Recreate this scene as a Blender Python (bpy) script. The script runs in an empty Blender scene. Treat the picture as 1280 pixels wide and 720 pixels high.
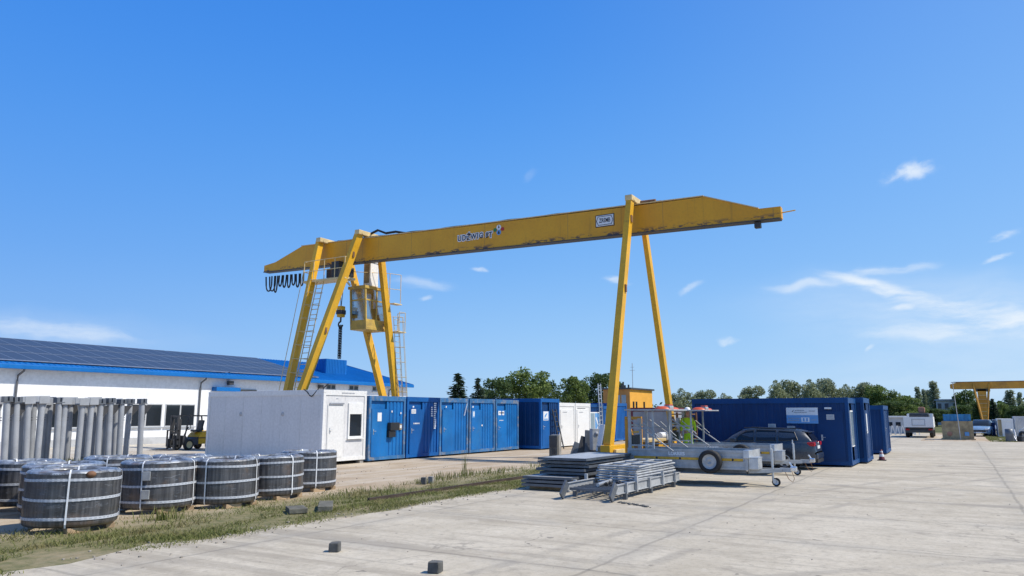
import bpy, bmesh, math, random
from mathutils import Vector, Matrix
PI = math.pi
rnd = random.Random(11)
scene = bpy.context.scene
col = scene.collection

# ------------------------------------------------------------------ helpers
class MB:
    """collects simple solids and links them as ONE mesh object"""
    def __init__(s): s.v = []; s.f = []; s.sm = []
    def add(s, vs, fs, smooth=False):
        o = len(s.v); s.v += [tuple(v) for v in vs]
        for f in fs: s.f.append([i + o for i in f]); s.sm.append(smooth)
        return s
    def box(s, x0, x1, y0, y1, z0, z1):
        return s.add([(x0,y0,z0),(x1,y0,z0),(x1,y1,z0),(x0,y1,z0),(x0,y0,z1),(x1,y0,z1),(x1,y1,z1),(x0,y1,z1)],
              [(0,3,2,1),(4,5,6,7),(0,1,5,4),(1,2,6,5),(2,3,7,6),(3,0,4,7)])
    def bbox(s, x0, x1, y0, y1, z0, z1, b=.02):
        """box with chamfered edges"""
        bm = bmesh.new(); bmesh.ops.create_cube(bm, size=1)
        for v in bm.verts:
            v.co = ((x0+x1)/2+v.co.x*(x1-x0), (y0+y1)/2+v.co.y*(y1-y0), (z0+z1)/2+v.co.z*(z1-z0))
        bmesh.ops.bevel(bm, geom=bm.edges[:], offset=b, segments=2, affect='EDGES', profile=.6)
        bm.verts.index_update()
        s.add([v.co[:] for v in bm.verts], [[v.index for v in f.verts] for f in bm.faces]); bm.free(); return s
    def frame_of(s, p, q, up=(0,0,1)):
        p = Vector(p); q = Vector(q); d = (q-p).normalized(); u = Vector(up)
        if abs(d.dot(u)) > .98: u = Vector((1,0,0))
        a = d.cross(u).normalized(); b = a.cross(d).normalized()
        return p, q, a, b
    def bar(s, p, q, w, h, w2=None, h2=None, up=(0,0,1)):
        p, q, a, b = s.frame_of(p, q, up); w2 = w if w2 is None else w2; h2 = h if h2 is None else h2
        vs = []
        for c, ww, hh in ((p,w,h),(q,w2,h2)):
            for i, j in ((-1,-1),(1,-1),(1,1),(-1,1)): vs.append(c + a*(i*ww/2) + b*(j*hh/2))
        return s.add(vs, [(3,2,1,0),(4,5,6,7),(0,1,5,4),(1,2,6,5),(2,3,7,6),(3,0,4,7)])
    def tube(s, p, q, r, n=8, r2=None, cap=True):
        p, q, a, b = s.frame_of(p, q); r2 = r if r2 is None else r2
        vs = []
        for c, rr in ((p,r),(q,r2)):
            for k in range(n):
                t = 2*PI*k/n; vs.append(c + a*(rr*math.cos(t)) + b*(rr*math.sin(t)))
        fs = [(k,(k+1)%n,n+(k+1)%n,n+k) for k in range(n)]
        s.add(vs, fs, True)
        if cap: s.add(vs, [list(range(n))[::-1], list(range(n,2*n))])
        return s
    def path(s, pts, r, n=6):
        pts = [Vector(p) for p in pts]; vs = []
        for i, p in enumerate(pts):
            d = pts[min(i+1,len(pts)-1)] - pts[max(i-1,0)]
            _, _, a, b = s.frame_of(p, p+d)
            for k in range(n):
                t = 2*PI*k/n; vs.append(p + a*(r*math.cos(t)) + b*(r*math.sin(t)))
        fs = []
        for i in range(len(pts)-1):
            for k in range(n): fs.append((i*n+k, i*n+(k+1)%n, (i+1)*n+(k+1)%n, (i+1)*n+k))
        s.add(vs, fs, True); return s
    def lathe(s, prof, n=24, c=(0,0,0), axis='z', closed=False, rip=0, smooth=True):
        vs = []; m = len(prof)
        for k in range(n):
            t = 2*PI*k/n; e = rip if k % 2 else 0
            for (r, z) in prof:
                r2 = max(r - (e if r > 0 else 0), 0); x, y = r2*math.cos(t), r2*math.sin(t)
                if axis == 'z': P = (c[0]+x, c[1]+y, c[2]+z)
                elif axis == 'x': P = (c[0]+z, c[1]+x, c[2]+y)
                else: P = (c[0]+x, c[1]-z, c[2]+y)
                vs.append(P)
        fs = []
        for k in range(n):
            k2 = (k+1) % n
            for i in range(m if closed else m-1):
                j = (i+1) % m; fs.append((k*m+i, k2*m+i, k2*m+j, k*m+j))
        return s.add(vs, fs, smooth)
    def prism(s, poly, axis, a, b):
        """polygon extruded along an axis; poly is given in the two other axes"""
        n = len(poly); vs = []
        for h in (a, b):
            for (p, q) in poly:
                vs.append({'x':(h,p,q),'y':(p,h,q),'z':(p,q,h)}[axis])
        fs = [list(range(n)), list(range(n,2*n))[::-1]] + [(k,n+k,n+(k+1)%n,(k+1)%n) for k in range(n)]
        return s.add(vs, fs)
    def ribs(s, a0, a1, z0, z1, at, axis, out, pitch=.24, groove=.085, depth=.032):
        """one vertically corrugated sheet: axis 'x' (runs along x, at y=at) or 'y'; out = sign of outward normal"""
        pts = []; a = a0
        while a < a1 - 1e-6:
            for da, dd in ((0,0),(pitch-groove-.03,0),(pitch-groove,-depth),(pitch-.03,-depth)):
                if a+da < a1: pts.append((a+da, dd))
            a += pitch
        pts.append((a1, 0)); vs = []
        for z in (z0, z1):
            for p, d in pts:
                o = at + d*out
                vs.append((p,o,z) if axis == 'x' else (o,p,z))
        n = len(pts)
        return s.add(vs, [(k,k+1,n+k+1,n+k) for k in range(n-1)])
    def shift(s, d): s.v = [(a+d[0],b+d[1],c+d[2]) for a,b,c in s.v]; return s
    def xf(s, M): s.v = [tuple(M @ Vector(v)) for v in s.v]; return s
    def build(s, name, mat, parent=None, world=False, fix=True):
        me = bpy.data.meshes.new(name); v = s.v
        if world and parent: L = parent.location; v = [(a-L.x,b-L.y,c-L.z) for a,b,c in v]
        me.from_pydata(v, [], s.f); me.polygons.foreach_set('use_smooth', s.sm)
        if fix:
            bm = bmesh.new(); bm.from_mesh(me); bmesh.ops.recalc_face_normals(bm, faces=bm.faces[:]); bm.to_mesh(me); bm.free()
        me.update(); o = bpy.data.objects.new(name, me); col.objects.link(o)
        if mat: me.materials.append(mat)
        if parent: o.parent = parent
        return o
def tag(o, label, cat, group=None, kind=None):
    if label: o['label'] = label
    if cat: o['category'] = cat
    if group: o['group'] = group
    if kind: o['kind'] = kind
    return o
def thing(name, label, cat, loc=(0,0,0), rz=0, group=None):
    o = bpy.data.objects.new(name, None); col.objects.link(o); o.location = loc; o.rotation_euler = (0,0,rz)
    o.empty_display_size = .3
    return tag(o, label, cat, group)
def copy_tree(o, parent=None):
    c = o.copy(); col.objects.link(c)
    if parent: c.parent = parent
    for ch in list(o.children): copy_tree(ch, c)
    return c
def dup(o, loc, label=None, rz=None, sc=None):
    c = copy_tree(o); c.location = loc
    if rz is not None: c.rotation_euler = (0,0,rz)
    if sc is not None: c.scale = sc if hasattr(sc,'__len__') else (sc,sc,sc)
    if label: c['label'] = label
    return c
def text(name, body, size, mat, parent, loc, face='-x', bold=0, depth=.004, world=True, spin=0, squash=1, gap=1):
    cu = bpy.data.curves.new(name, 'FONT'); cu.body = body; cu.size = size; cu.offset = bold; cu.extrude = depth
    cu.align_x = 'CENTER'; cu.align_y = 'CENTER'; cu.resolution_u = 3; cu.space_character = gap
    t = bpy.data.objects.new(name, cu); me = bpy.data.meshes.new_from_object(t)
    R = Matrix.Rotation(PI/2, 4, 'X') if face == '-y' else Matrix.Rotation(-PI/2, 4, 'Z') @ Matrix.Rotation(PI/2, 4, 'X')
    L = Vector(loc) - (parent.location if (parent and world) else Vector((0,0,0)))
    me.transform(Matrix.Translation(L) @ R @ Matrix.Rotation(spin, 4, 'Z') @ Matrix.Diagonal((squash,1,1,1)))
    bpy.data.objects.remove(t); bpy.data.curves.remove(cu)
    o = bpy.data.objects.new(name, me); col.objects.link(o); me.materials.clear(); me.materials.append(mat)
    if parent: o.parent = parent
    return o

# ------------------------------------------------------------------ materials
class NT:
    def __init__(s, mat): s.t = mat.node_tree; s.n = s.t.nodes; s.l = s.t.links
    def new(s, t, **k):
        n = s.n.new(t)
        for a, b in k.items(): setattr(n, a, b)
        return n
    def link(s, a, b): s.l.new(a, b)
    def math(s, op, a, b=None, c=None, clamp=False):
        n = s.new('ShaderNodeMath', operation=op); n.use_clamp = clamp
        for i, x in enumerate((a,b,c)):
            if x is None: continue
            if isinstance(x, (int,float)): n.inputs[i].default_value = x
            else: s.link(x, n.inputs[i])
        return n.outputs[0]
    def noise(s, vec, scale, detail=5, rough=.55, dist=0):
        n = s.new('ShaderNodeTexNoise'); n.inputs['Scale'].default_value = scale; n.inputs['Detail'].default_value = detail
        n.inputs['Roughness'].default_value = rough; n.inputs['Distortion'].default_value = dist
        if vec is not None: s.link(vec, n.inputs['Vector'])
        return n.outputs[0]
    def step(s, x, a, b, lo=0, hi=1):
        n = s.new('ShaderNodeMapRange'); n.interpolation_type = 'SMOOTHSTEP'; s.link(x, n.inputs[0])
        for i, v in enumerate((a,b,lo,hi)): n.inputs[i+1].default_value = v
        return n.outputs[0]
    def mix(s, f, a, b, mode='MIX'):
        n = s.new('ShaderNodeMix', data_type='RGBA', blend_type=mode)
        for sock, x in ((n.inputs[0],f),(n.inputs[6],a),(n.inputs[7],b)):
            if isinstance(x, (int,float)): sock.default_value = x
            elif isinstance(x, tuple): sock.default_value = (*x[:3],1)
            else: s.link(x, sock)
        return n.outputs[2]
    def mapv(s, vec, scale=(1,1,1), loc=(0,0,0), rot=(0,0,0)):
        n = s.new('ShaderNodeMapping'); s.link(vec, n.inputs[0]); n.inputs['Scale'].default_value = scale
        n.inputs['Location'].default_value = loc; n.inputs['Rotation'].default_value = rot; return n.outputs[0]
    def sep(s, vec): n = s.new('ShaderNodeSeparateXYZ'); s.link(vec, n.inputs[0]); return n.outputs
def newmat(name):
    m = bpy.data.materials.new(name); m.use_nodes = True; t = NT(m); b = t.n['Principled BSDF']; return m, t, b
def sc(c, k): return tuple(min(1, x*k) for x in c)
def pm(name, c, rough=.55, metal=0, var=.14, vs=1.3, fine=.06, dirt=None, damt=.45, dscale=1.6, streak=0, bump=0, bscale=40, spec=.5, coat=0, fade=None):
    """painted / plain surface with uneven colour, optional stains and vertical run marks"""
    m, t, b = newmat(name)
    pos = t.new('ShaderNodeNewGeometry').outputs['Position']
    n1 = t.noise(pos, vs, 6); n2 = t.noise(pos, vs*14, 4)
    k = t.math('ADD', t.step(n1, .3, .7, 1-var, 1+var), t.step(n2, .3, .7, -fine, fine))
    vm = t.new('ShaderNodeVectorMath', operation='SCALE'); vm.inputs[0].default_value = c; t.link(k, vm.inputs['Scale'])
    colr = vm.outputs[0]
    if fade: colr = t.mix(t.step(t.noise(pos, vs*.7, 5), .45, .75, 0, .6), colr, fade)
    if streak:
        sv = t.noise(t.mapv(pos, (7,7,.35)), 1, 5)
        colr = t.mix(t.step(sv, .5, .75, 0, streak), colr, dirt or sc(c,.5))
    if dirt:
        dn = t.noise(pos, dscale, 8, .65)
        colr = t.mix(t.step(dn, 1-damt-.12, 1-damt+.1, 0, .85), colr, dirt)
    t.link(colr, b.inputs['Base Color']); b.inputs['Metallic'].default_value = metal
    t.link(t.math('ADD', t.step(n2, .3, .7, -.07, .07), rough), b.inputs['Roughness'])
    b.inputs['Specular IOR Level'].default_value = spec; b.inputs['Coat Weight'].default_value = coat
    if bump:
        bn = t.new('ShaderNodeBump'); bn.inputs['Strength'].default_value = bump; bn.inputs['Distance'].default_value = .02
        t.link(t.noise(pos, bscale, 5), bn.inputs['Height']); t.link(bn.outputs[0], b.inputs['Normal'])
    return m
RUST = (.16,.06,.025)
M = {}
M['yellow'] = pm('yellow_paint', (.71,.385,.018), .5, var=.1, vs=.6, dirt=(.2,.09,.03), damt=.28, dscale=1.5, streak=.18)
M['yellow_beam'] = None
M['yellow2'] = pm('orange_yellow_paint', (.58,.27,.025), .55, dirt=(.3,.13,.03), damt=.35, dscale=.8)
M['cream'] = pm('cream_paint', (.66,.5,.24), .5, dirt=(.3,.2,.08), damt=.3)
M['blue'] = pm('azure_paint', (.005,.135,.41), .5, var=.16, vs=.9, fade=(.02,.19,.46), dirt=(.05,.14,.28), damt=.3, dscale=2.2, streak=.3, spec=.35)
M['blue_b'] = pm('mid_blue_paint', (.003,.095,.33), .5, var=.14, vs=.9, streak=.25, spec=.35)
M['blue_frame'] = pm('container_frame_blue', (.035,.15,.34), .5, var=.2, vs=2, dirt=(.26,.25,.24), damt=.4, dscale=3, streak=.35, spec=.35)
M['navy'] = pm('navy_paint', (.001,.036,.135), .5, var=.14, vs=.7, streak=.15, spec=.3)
M['navy_trim'] = pm('navy_frame_paint', (.002,.055,.19), .5, var=.12, vs=1.1, streak=.15, spec=.3)  # lighter navy of container frames and the hall verge
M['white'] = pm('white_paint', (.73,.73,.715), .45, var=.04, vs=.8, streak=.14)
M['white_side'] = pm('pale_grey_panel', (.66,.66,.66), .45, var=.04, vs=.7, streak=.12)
M['white2'] = pm('bright_white_paint', (.76,.76,.74), .5, var=.04, streak=.06)
M['wall'] = pm('white_render', (.8,.81,.82), .8, var=.04, vs=.4, bump=.1)
M['roofblue'] = pm('blue_roof_sheet', (.004,.14,.44), .45, var=.08, vs=.5, spec=.35)
M['black'] = pm('black_rubber', (.018,.018,.019), .75, var=.2)
M['blackp'] = pm('black_plastic', (.025,.026,.028), .45, var=.15)
M['dark'] = pm('dark_steel', (.06,.06,.062), .55, metal=.3, var=.2)
M['galv'] = pm('galvanised_steel', (.38,.395,.405), .5, metal=.15, var=.16, vs=5, fine=.1)
M['galv_d'] = pm('weathered_galvanised_steel', (.13,.145,.165), .5, metal=.35, var=.2, vs=3, fine=.1, dirt=(.1,.11,.12), damt=.35)
M['post'] = pm('grey_coated_steel', (.34,.36,.385), .45, metal=.1, var=.1, vs=2)
M['alu'] = pm('aluminium', (.56,.58,.6), .38, metal=.7, var=.1, vs=4)
M['chrome'] = pm('bright_zinc', (.7,.71,.72), .25, metal=.9, var=.08)
M['rust'] = pm('rusty_steel', (.17,.085,.045), .8, var=.3, vs=4, dirt=(.28,.15,.07), damt=.45)
M['orange'] = pm('orange_red_plastic', (.55,.085,.03), .45, var=.15, vs=5)
M['maroon'] = pm('dark_red_paint', (.14,.02,.03), .5)
M['greypanel'] = pm('mid_grey_panel', (.3,.31,.33), .5, streak=.15)
M['wood'] = pm('pale_timber', (.42,.3,.18), .8, var=.25, vs=6)
M['conc'] = pm('cast_concrete', (.3,.29,.27), .9, var=.2, vs=5, bump=.4)
M['concd'] = pm('dark_concrete', (.1,.1,.095), .9, var=.25, vs=6, bump=.4)
M['tan'] = pm('weathered_tan_board', (.36,.29,.17), .8, var=.22, vs=2, streak=.35, dirt=(.2,.16,.1))
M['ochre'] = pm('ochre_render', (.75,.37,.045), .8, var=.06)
M['ochre_shade'] = pm('shaded_ochre_render', (.4,.2,.06), .8, var=.1)  # ochre render darkened to carry the shade of the side wall
M['palegrey'] = pm('pale_grey_render', (.45,.46,.47), .8, var=.1)
M['carblue'] = pm('slate_blue_car_paint', (.028,.04,.062), .32, metal=.1, var=.03, fine=.02, coat=.6)
M['car2'] = pm('light_blue_car_paint', (.28,.42,.58), .25, metal=.3, coat=.8)
M['silver'] = pm('silver_car_paint', (.5,.52,.55), .28, metal=.5, coat=.6)
M['cabframe'] = pm('aged_cab_paint', (.55,.36,.07), .55, var=.12, vs=3, dirt=(.3,.2,.07), damt=.4)
M['redlamp'] = pm('red_lens', (.4,.01,.015), .15)
M['clearlamp'] = pm('clear_lens', (.7,.72,.74), .12)
M['hiviz'] = pm('lime_fabric', (.5,.75,.02), .8, var=.12, vs=8)
M['skin'] = pm('skin', (.5,.28,.2), .6)
M['sign'] = pm('sign_white', (.74,.76,.78), .4, var=.03)
M['signblue'] = pm('sign_light_blue', (.12,.32,.62), .4, var=.04)
M['ink'] = pm('dark_ink', (.03,.03,.04), .6)
M['greyink'] = pm('grey_ink', (.3,.32,.36), .6)
M['red'] = pm('red_paint', (.5,.03,.02), .5)
M['green'] = pm('green_paint', (.03,.2,.06), .5)
M['strap'] = None
M['stripe'] = pm('amber_reflective_strip', (.62,.36,.03), .4, var=.15, vs=8)
M['khaki'] = pm('tarpaulin_blue', (.03,.2,.42), .6, var=.2, vs=3)
M['brick'] = pm('old_red_plaster', (.36,.18,.12), .85)
def glass(name, c=(.02,.025,.03), rough=.06):
    m, t, b = newmat(name); b.inputs['Base Color'].default_value = (*c,1); b.inputs['Roughness'].default_value = rough
    b.inputs['Specular IOR Level'].default_value = .5; return m
M['glass'] = glass('window_glass'); M['glass_l'] = glass('pale_reflecting_glass', (.25,.33,.38), .1)
M['glass_car'] = glass('tinted_car_glass', (.012,.014,.018), .04)
def clear_glass():
    m, t, b = newmat('clear_cab_glass')
    mix = t.new('ShaderNodeMixShader'); tr = t.new('ShaderNodeBsdfTransparent'); gl = t.new('ShaderNodeBsdfGlossy')
    tr.inputs[0].default_value = (.55,.6,.62,1); gl.inputs['Roughness'].default_value = .12; mix.inputs[0].default_value = .5
    t.link(tr.outputs[0], mix.inputs[1]); t.link(gl.outputs[0], mix.inputs[2]); t.link(mix.outputs[0], t.n['Material Output'].inputs[0]); return m
M['cabglass'] = clear_glass()
def beam_mat():
    m, t, b = newmat('worn_yellow_girder_paint')
    pos = t.new('ShaderNodeNewGeometry').outputs['Position']; x, y, z = t.sep(pos)
    n1 = t.noise(pos, .5, 6); n2 = t.noise(pos, 9, 4)
    c = t.mix(t.step(n1, .3, .7), (.63,.295,.007), (.72,.36,.01))
    c = t.mix(t.step(n2, .45, .7, 0, .25), c, (.45,.22,.015))
    # dark run marks hanging from the top edge
    st = t.noise(t.mapv(pos, (1,5,.25)), 1, 4); c = t.mix(t.step(st, .58, .75, 0, .35), c, (.3,.15,.02))
    # chipped paint and rust along the bottom edge: distance above the (tilted) lower edge
    low = t.math('SUBTRACT', z, t.math('ADD', t.math('MULTIPLY', y, .0233), 9.77))
    edge = t.step(low, .03, .3, 1, 0)
    ch = t.noise(t.mapv(pos, (1,1.3,4)), 1.4, 7, .7)
    chip = t.math('MULTIPLY', t.step(ch, .53, .57), edge)
    c = t.mix(chip, c, (.07,.05,.045))
    r2 = t.noise(pos, 1.1, 8, .7); c = t.mix(t.step(r2, .7, .74, 0, .7), c, (.17,.11,.09))
    # plate seams every 6 m
    fr = t.math('FRACT', t.math('DIVIDE', t.math('ADD', y, 1.2), 4.7)); c = t.mix(t.step(t.math('ABSOLUTE', t.math('SUBTRACT', fr, .5)), .002, .006, .4, 0), c, (.2,.12,.05))
    t.link(c, b.inputs['Base Color']); b.inputs['Roughness'].default_value = .5
    return m
M['yellow_beam'] = beam_mat()
def strap_mat():
    m, t, b = newmat('printed_white_strap')
    o = t.new('ShaderNodeTexCoord').outputs['Object']; x, y, z = t.sep(o)
    a = t.math('MULTIPLY', t.math('ARCTAN2', y, x), 9.0)
    fr = t.math('FRACT', a); d = t.math('LESS_THAN', fr, .55)
    zz = t.math('FRACT', t.math('MULTIPLY', z, 33.0)); d2 = t.math('MULTIPLY', d, t.step(t.math('ABSOLUTE', t.math('SUBTRACT', zz, .5)), .15, .3, 1, 0))
    c = t.mix(t.math('MULTIPLY', d2, .55), (.5,.53,.58), (.14,.16,.19)); t.link(c, b.inputs['Base Color']); b.inputs['Roughness'].default_value = .4
    return m
M['strap'] = strap_mat()
def coil_mat():
    m, t, b = newmat('dark_hose_under_film')
    o = t.new('ShaderNodeTexCoord').outputs['Object']; x, y, z = t.sep(o); pos = t.new('ShaderNodeNewGeometry').outputs['Position']
    a = t.math('ARCTAN2', y, x)
    cmb = t.new('ShaderNodeCombineXYZ'); t.link(t.math('MULTIPLY', a, 13), cmb.inputs[0]); t.link(t.math('MULTIPLY', z, .8), cmb.inputs[1])
    rn = t.new('ShaderNodeObjectInfo').outputs['Random']; t.link(t.math('MULTIPLY', rn, 40), cmb.inputs[2])
    n1 = t.noise(cmb.outputs[0], 1.0, 5, .6)
    c = t.mix(t.step(n1, .35, .68), (.032,.033,.038), (.105,.104,.108))
    c = t.mix(t.step(t.noise(pos, 2.2, 6), .55, .72, 0, .6), c, (.17,.115,.08))
    # film creases: pale glints painted into the colour
    cr = t.noise(t.mapv(pos, (3,3,14), rot=(.5,.3,0)), 1.6, 6, .7, 1.5); c = t.mix(t.step(cr, .56, .72, 0, .5), c, (.28,.31,.36))
    t.link(c, b.inputs['Base Color']); b.inputs['Roughness'].default_value = .34; b.inputs['Coat Weight'].default_value = .55; b.inputs['Coat Roughness'].default_value = .22
    bn = t.new('ShaderNodeBump'); bn.inputs['Strength'].default_value = .5; bn.inputs['Distance'].default_value = .02
    t.link(t.math('ADD', cr, t.noise(pos, 6, 5)), bn.inputs['Height']); t.link(bn.outputs[0], b.inputs['Coat Normal'])
    return m
M['coil'] = coil_mat()
def film_mat():
    m, t, b = newmat('translucent_wrapping_film')
    pos = t.new('ShaderNodeNewGeometry').outputs['Position']
    n = t.noise(pos, 5, 6, .65, 1); c = t.mix(t.step(n, .38, .66), (.10,.105,.115), (.30,.34,.40))
    c = t.mix(t.step(t.noise(pos, 2, 5), .55, .7, 0, .7), c, (.22,.15,.1))
    t.link(c, b.inputs['Base Color']); b.inputs['Roughness'].default_value = .38; b.inputs['Coat Weight'].default_value = .3
    bn = t.new('ShaderNodeBump'); bn.inputs['Strength'].default_value = .6; bn.inputs['Distance'].default_value = .03
    t.link(t.noise(pos, 9, 5), bn.inputs['Height']); t.link(bn.outputs[0], b.inputs['Normal']); return m
M['film'] = film_mat()
def solar_mat():
    m, t, b = newmat('solar_cells')
    o = t.new('ShaderNodeTexCoord').outputs['Object']; x, y, z = t.sep(o)
    fx = t.math('ABSOLUTE', t.math('SUBTRACT', t.math('FRACT', t.math('MULTIPLY', x, 5.5)), .5))
    fy = t.math('ABSOLUTE', t.math('SUBTRACT', t.math('FRACT', t.math('MULTIPLY', y, 5.5)), .5))
    g = t.math('MAXIMUM', t.step(fx, .44, .48), t.step(fy, .44, .48))
    c = t.mix(t.math('MULTIPLY', g, .5), (.035,.04,.055), (.12,.13,.15)); t.link(c, b.inputs['Base Color'])
    b.inputs['Roughness'].default_value = .35; b.inputs['Specular IOR Level'].default_value = .35; return m
M['solar'] = solar_mat()

def conc_mat():
    m, t, b = newmat('yard_concrete')
    pos = t.new('ShaderNodeNewGeometry').outputs['Position']; x, y, z = t.sep(pos)
    big = t.noise(pos, .11, 5, .6); mid = t.noise(pos, .8, 7, .62); fine = t.noise(pos, 11, 6, .7); gr = t.noise(pos, 70, 3, .7)
    c = t.mix(t.step(mid, .3, .7), (.41,.36,.275), (.55,.495,.395))
    c = t.mix(t.step(big, .4, .65, 0, .5), c, (.6,.545,.445))
    c = t.mix(t.step(fine, .46, .7, 0, .6), c, (.31,.275,.22))
    c = t.mix(t.step(gr, .5, .78, 0, .45), c, (.26,.24,.21)); c = t.mix(t.step(gr, .45, .25, 0, .25), c, (.62,.585,.525))
    # dirt drifted in long bands along the slabs (cars drive that way)
    bd = t.noise(t.mapv(pos, (1.5,.13,1), rot=(0,0,.03)), .9, 6, .62, .4)
    c = t.mix(t.step(bd, .5, .66, 0, .6), c, (.28,.245,.195))
    bd2 = t.noise(t.mapv(pos, (4,.2,1), rot=(0,0,-.05)), .8, 6, .65, .3); c = t.mix(t.step(bd2, .54, .7, 0, .5), c, (.23,.21,.18))
    st = t.noise(pos, .55, 9, .7, .6); c = t.mix(t.step(st, .58, .7, 0, .6), c, (.22,.2,.17))
    pv = t.new('ShaderNodeTexWhiteNoise', noise_dimensions='2D'); fl_ = t.new('ShaderNodeCombineXYZ'); t.link(t.math('FLOOR', t.math('DIVIDE', t.math('SUBTRACT', x, 12.75), 3.55)), fl_.inputs[0]); t.link(t.math('FLOOR', t.math('DIVIDE', t.math('SUBTRACT', y, 4.3), 5.3)), fl_.inputs[1]); t.link(fl_.outputs[0], pv.inputs['Vector'])
    c = t.mix(t.math('MULTIPLY', pv.outputs['Value'], .22), c, (.36,.32,.255))
    m2 = t.noise(t.mapv(pos, loc=(3,9,0)), 2.6, 7, .68); c = t.mix(t.step(m2, .52, .68, 0, .38), c, (.27,.24,.195)); c = t.mix(t.step(m2, .46, .3, 0, .3), c, (.66,.61,.52))
    sp = t.noise(pos, 4.5, 3, .4); c = t.mix(t.step(sp, .7, .74, 0, .6), c, (.13,.12,.11))
    # faint curved tyre marks
    for (ox,oy,rr_) in ((-30,-42,58),(4,-60,64),(62,-16,40)):
        dd = t.math('SQRT', t.math('ADD', t.math('POWER', t.math('SUBTRACT', x, ox), 2), t.math('POWER', t.math('SUBTRACT', y, oy), 2)))
        for o_ in (0, 1.6):
            ln_ = t.math('ABSOLUTE', t.math('SUBTRACT', dd, rr_+o_)); c = t.mix(t.math('MULTIPLY', t.step(ln_, .06, .16, .38, 0), t.step(mid, .38, .6)), c, (.2,.185,.165))
    ru = t.noise(t.mapv(pos, loc=(31,7,0)), .35, 7, .7); c = t.mix(t.step(ru, .66, .76, 0, .4), c, (.36,.25,.16))
    # slab joints (wobbly) with grit
    wob = t.math('MULTIPLY', t.math('SUBTRACT', t.noise(pos, .9, 6, .65), .5), .22)
    def joint(v, off, per, w):
        q = t.math('FRACT', t.math('DIVIDE', t.math('SUBTRACT', t.math('ADD', v, wob), off), per))
        d = t.math('MULTIPLY', t.math('ABSOLUTE', t.math('SUBTRACT', q, .5)), per)
        return t.math('SUBTRACT', per/2, d)
    jx = joint(x, 12.75, 3.55, 0); jy = joint(y, 4.3, 5.3, 0)
    brk = t.step(t.noise(pos, .7, 5), .3, .5, .25, 1)
    for j in (jx, jy):
        c = t.mix(t.math('MULTIPLY', t.step(j, .012, .05, .45, 0), brk), c, (.15,.14,.12))
        c = t.mix(t.math('MULTIPLY', t.step(j, .03, .5, .4, 0), t.step(mid, .4, .62)), c, (.29,.27,.235))
    # hairline cracks
    vo = t.new('ShaderNodeTexVoronoi', feature='DISTANCE_TO_EDGE'); vo.inputs['Scale'].default_value = .23
    wv = t.new('ShaderNodeVectorMath', operation='ADD'); t.link(pos, wv.inputs[0])
    nz = t.new('ShaderNodeTexNoise'); nz.inputs['Scale'].default_value = .9; nz.inputs['Detail'].default_value = 6; t.link(pos, nz.inputs['Vector'])
    vs_ = t.new('ShaderNodeVectorMath', operation='SCALE'); t.link(nz.outputs['Color'], vs_.inputs[0]); vs_.inputs['Scale'].default_value = 1.5
    t.link(vs_.outputs[0], wv.inputs[1]); t.link(wv.outputs[0], vo.inputs['Vector'])
    ck = t.math('MULTIPLY', t.step(vo.outputs['Distance'], .001, .006, .4, 0), t.step(big, .48, .6)); c = t.mix(ck, c, (.12,.11,.1))
    t.link(c, b.inputs['Base Color']); b.inputs['Roughness'].default_value = .92; b.inputs['Specular IOR Level'].default_value = .25
    bn = t.new('ShaderNodeBump'); bn.inputs['Strength'].default_value = .35; bn.inputs['Distance'].default_value = .02
    t.link(t.math('ADD', fine, t.math('MULTIPLY', gr, .6)), bn.inputs['Height']); t.link(bn.outputs[0], b.inputs['Normal']); return m
M['yard'] = conc_mat()
def dirt_mat():
    m, t, b = newmat('sandy_ground')
    pos = t.new('ShaderNodeNewGeometry').outputs['Position']; x, y, z = t.sep(pos)
    mid = t.noise(pos, .5, 7, .62); fine = t.noise(pos, 6, 6, .7); gr = t.noise(pos, 50, 3, .7)
    c = t.mix(t.step(mid, .3, .7), (.36,.275,.185), (.49,.41,.31))
    tr = t.noise(t.mapv(pos, (.09,1.5,1)), 1, 5, .6, .3); c = t.mix(t.step(tr, .45, .65, 0, .55), c, (.53,.48,.40))
    c = t.mix(t.step(fine, .5, .72, 0, .45), c, (.25,.19,.125)); c = t.mix(t.step(gr, .5, .75, 0, .45), c, (.22,.18,.13))
    # withered, mossy strip around the crane rail and rank grass far off
    wob = t.math('MULTIPLY', t.math('SUBTRACT', t.noise(pos, .45, 6, .65), .5), 3.2)
    yy = t.math('ADD', y, wob); band = t.math('MULTIPLY', t.step(yy, 10.2, 10.7), t.step(yy, 12.6, 14.6, 1, 0))
    g = t.mix(t.step(fine, .35, .65), (.10,.11,.04), (.22,.19,.1)); c = t.mix(t.math('MULTIPLY', band, t.step(mid, .3, .5, .5, .95)), c, g)
    far = t.step(t.math('ADD', x, t.math('MULTIPLY', wob, 2)), 84, 96); c = t.mix(far, c, (.1,.11,.04))
    left = t.step(y, 30, 36); c = t.mix(t.math('MULTIPLY', left, .6), c, (.5,.46,.39))
    t.link(c, b.inputs['Base Color']); b.inputs['Roughness'].default_value = .95; b.inputs['Specular IOR Level'].default_value = .2
    bn = t.new('ShaderNodeBump'); bn.inputs['Strength'].default_value = .6; bn.inputs['Distance'].default_value = .04
    t.link(t.math('ADD', fine, mid), bn.inputs['Height']); t.link(bn.outputs[0], b.inputs['Normal']); return m
M['dirt'] = dirt_mat()
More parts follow.
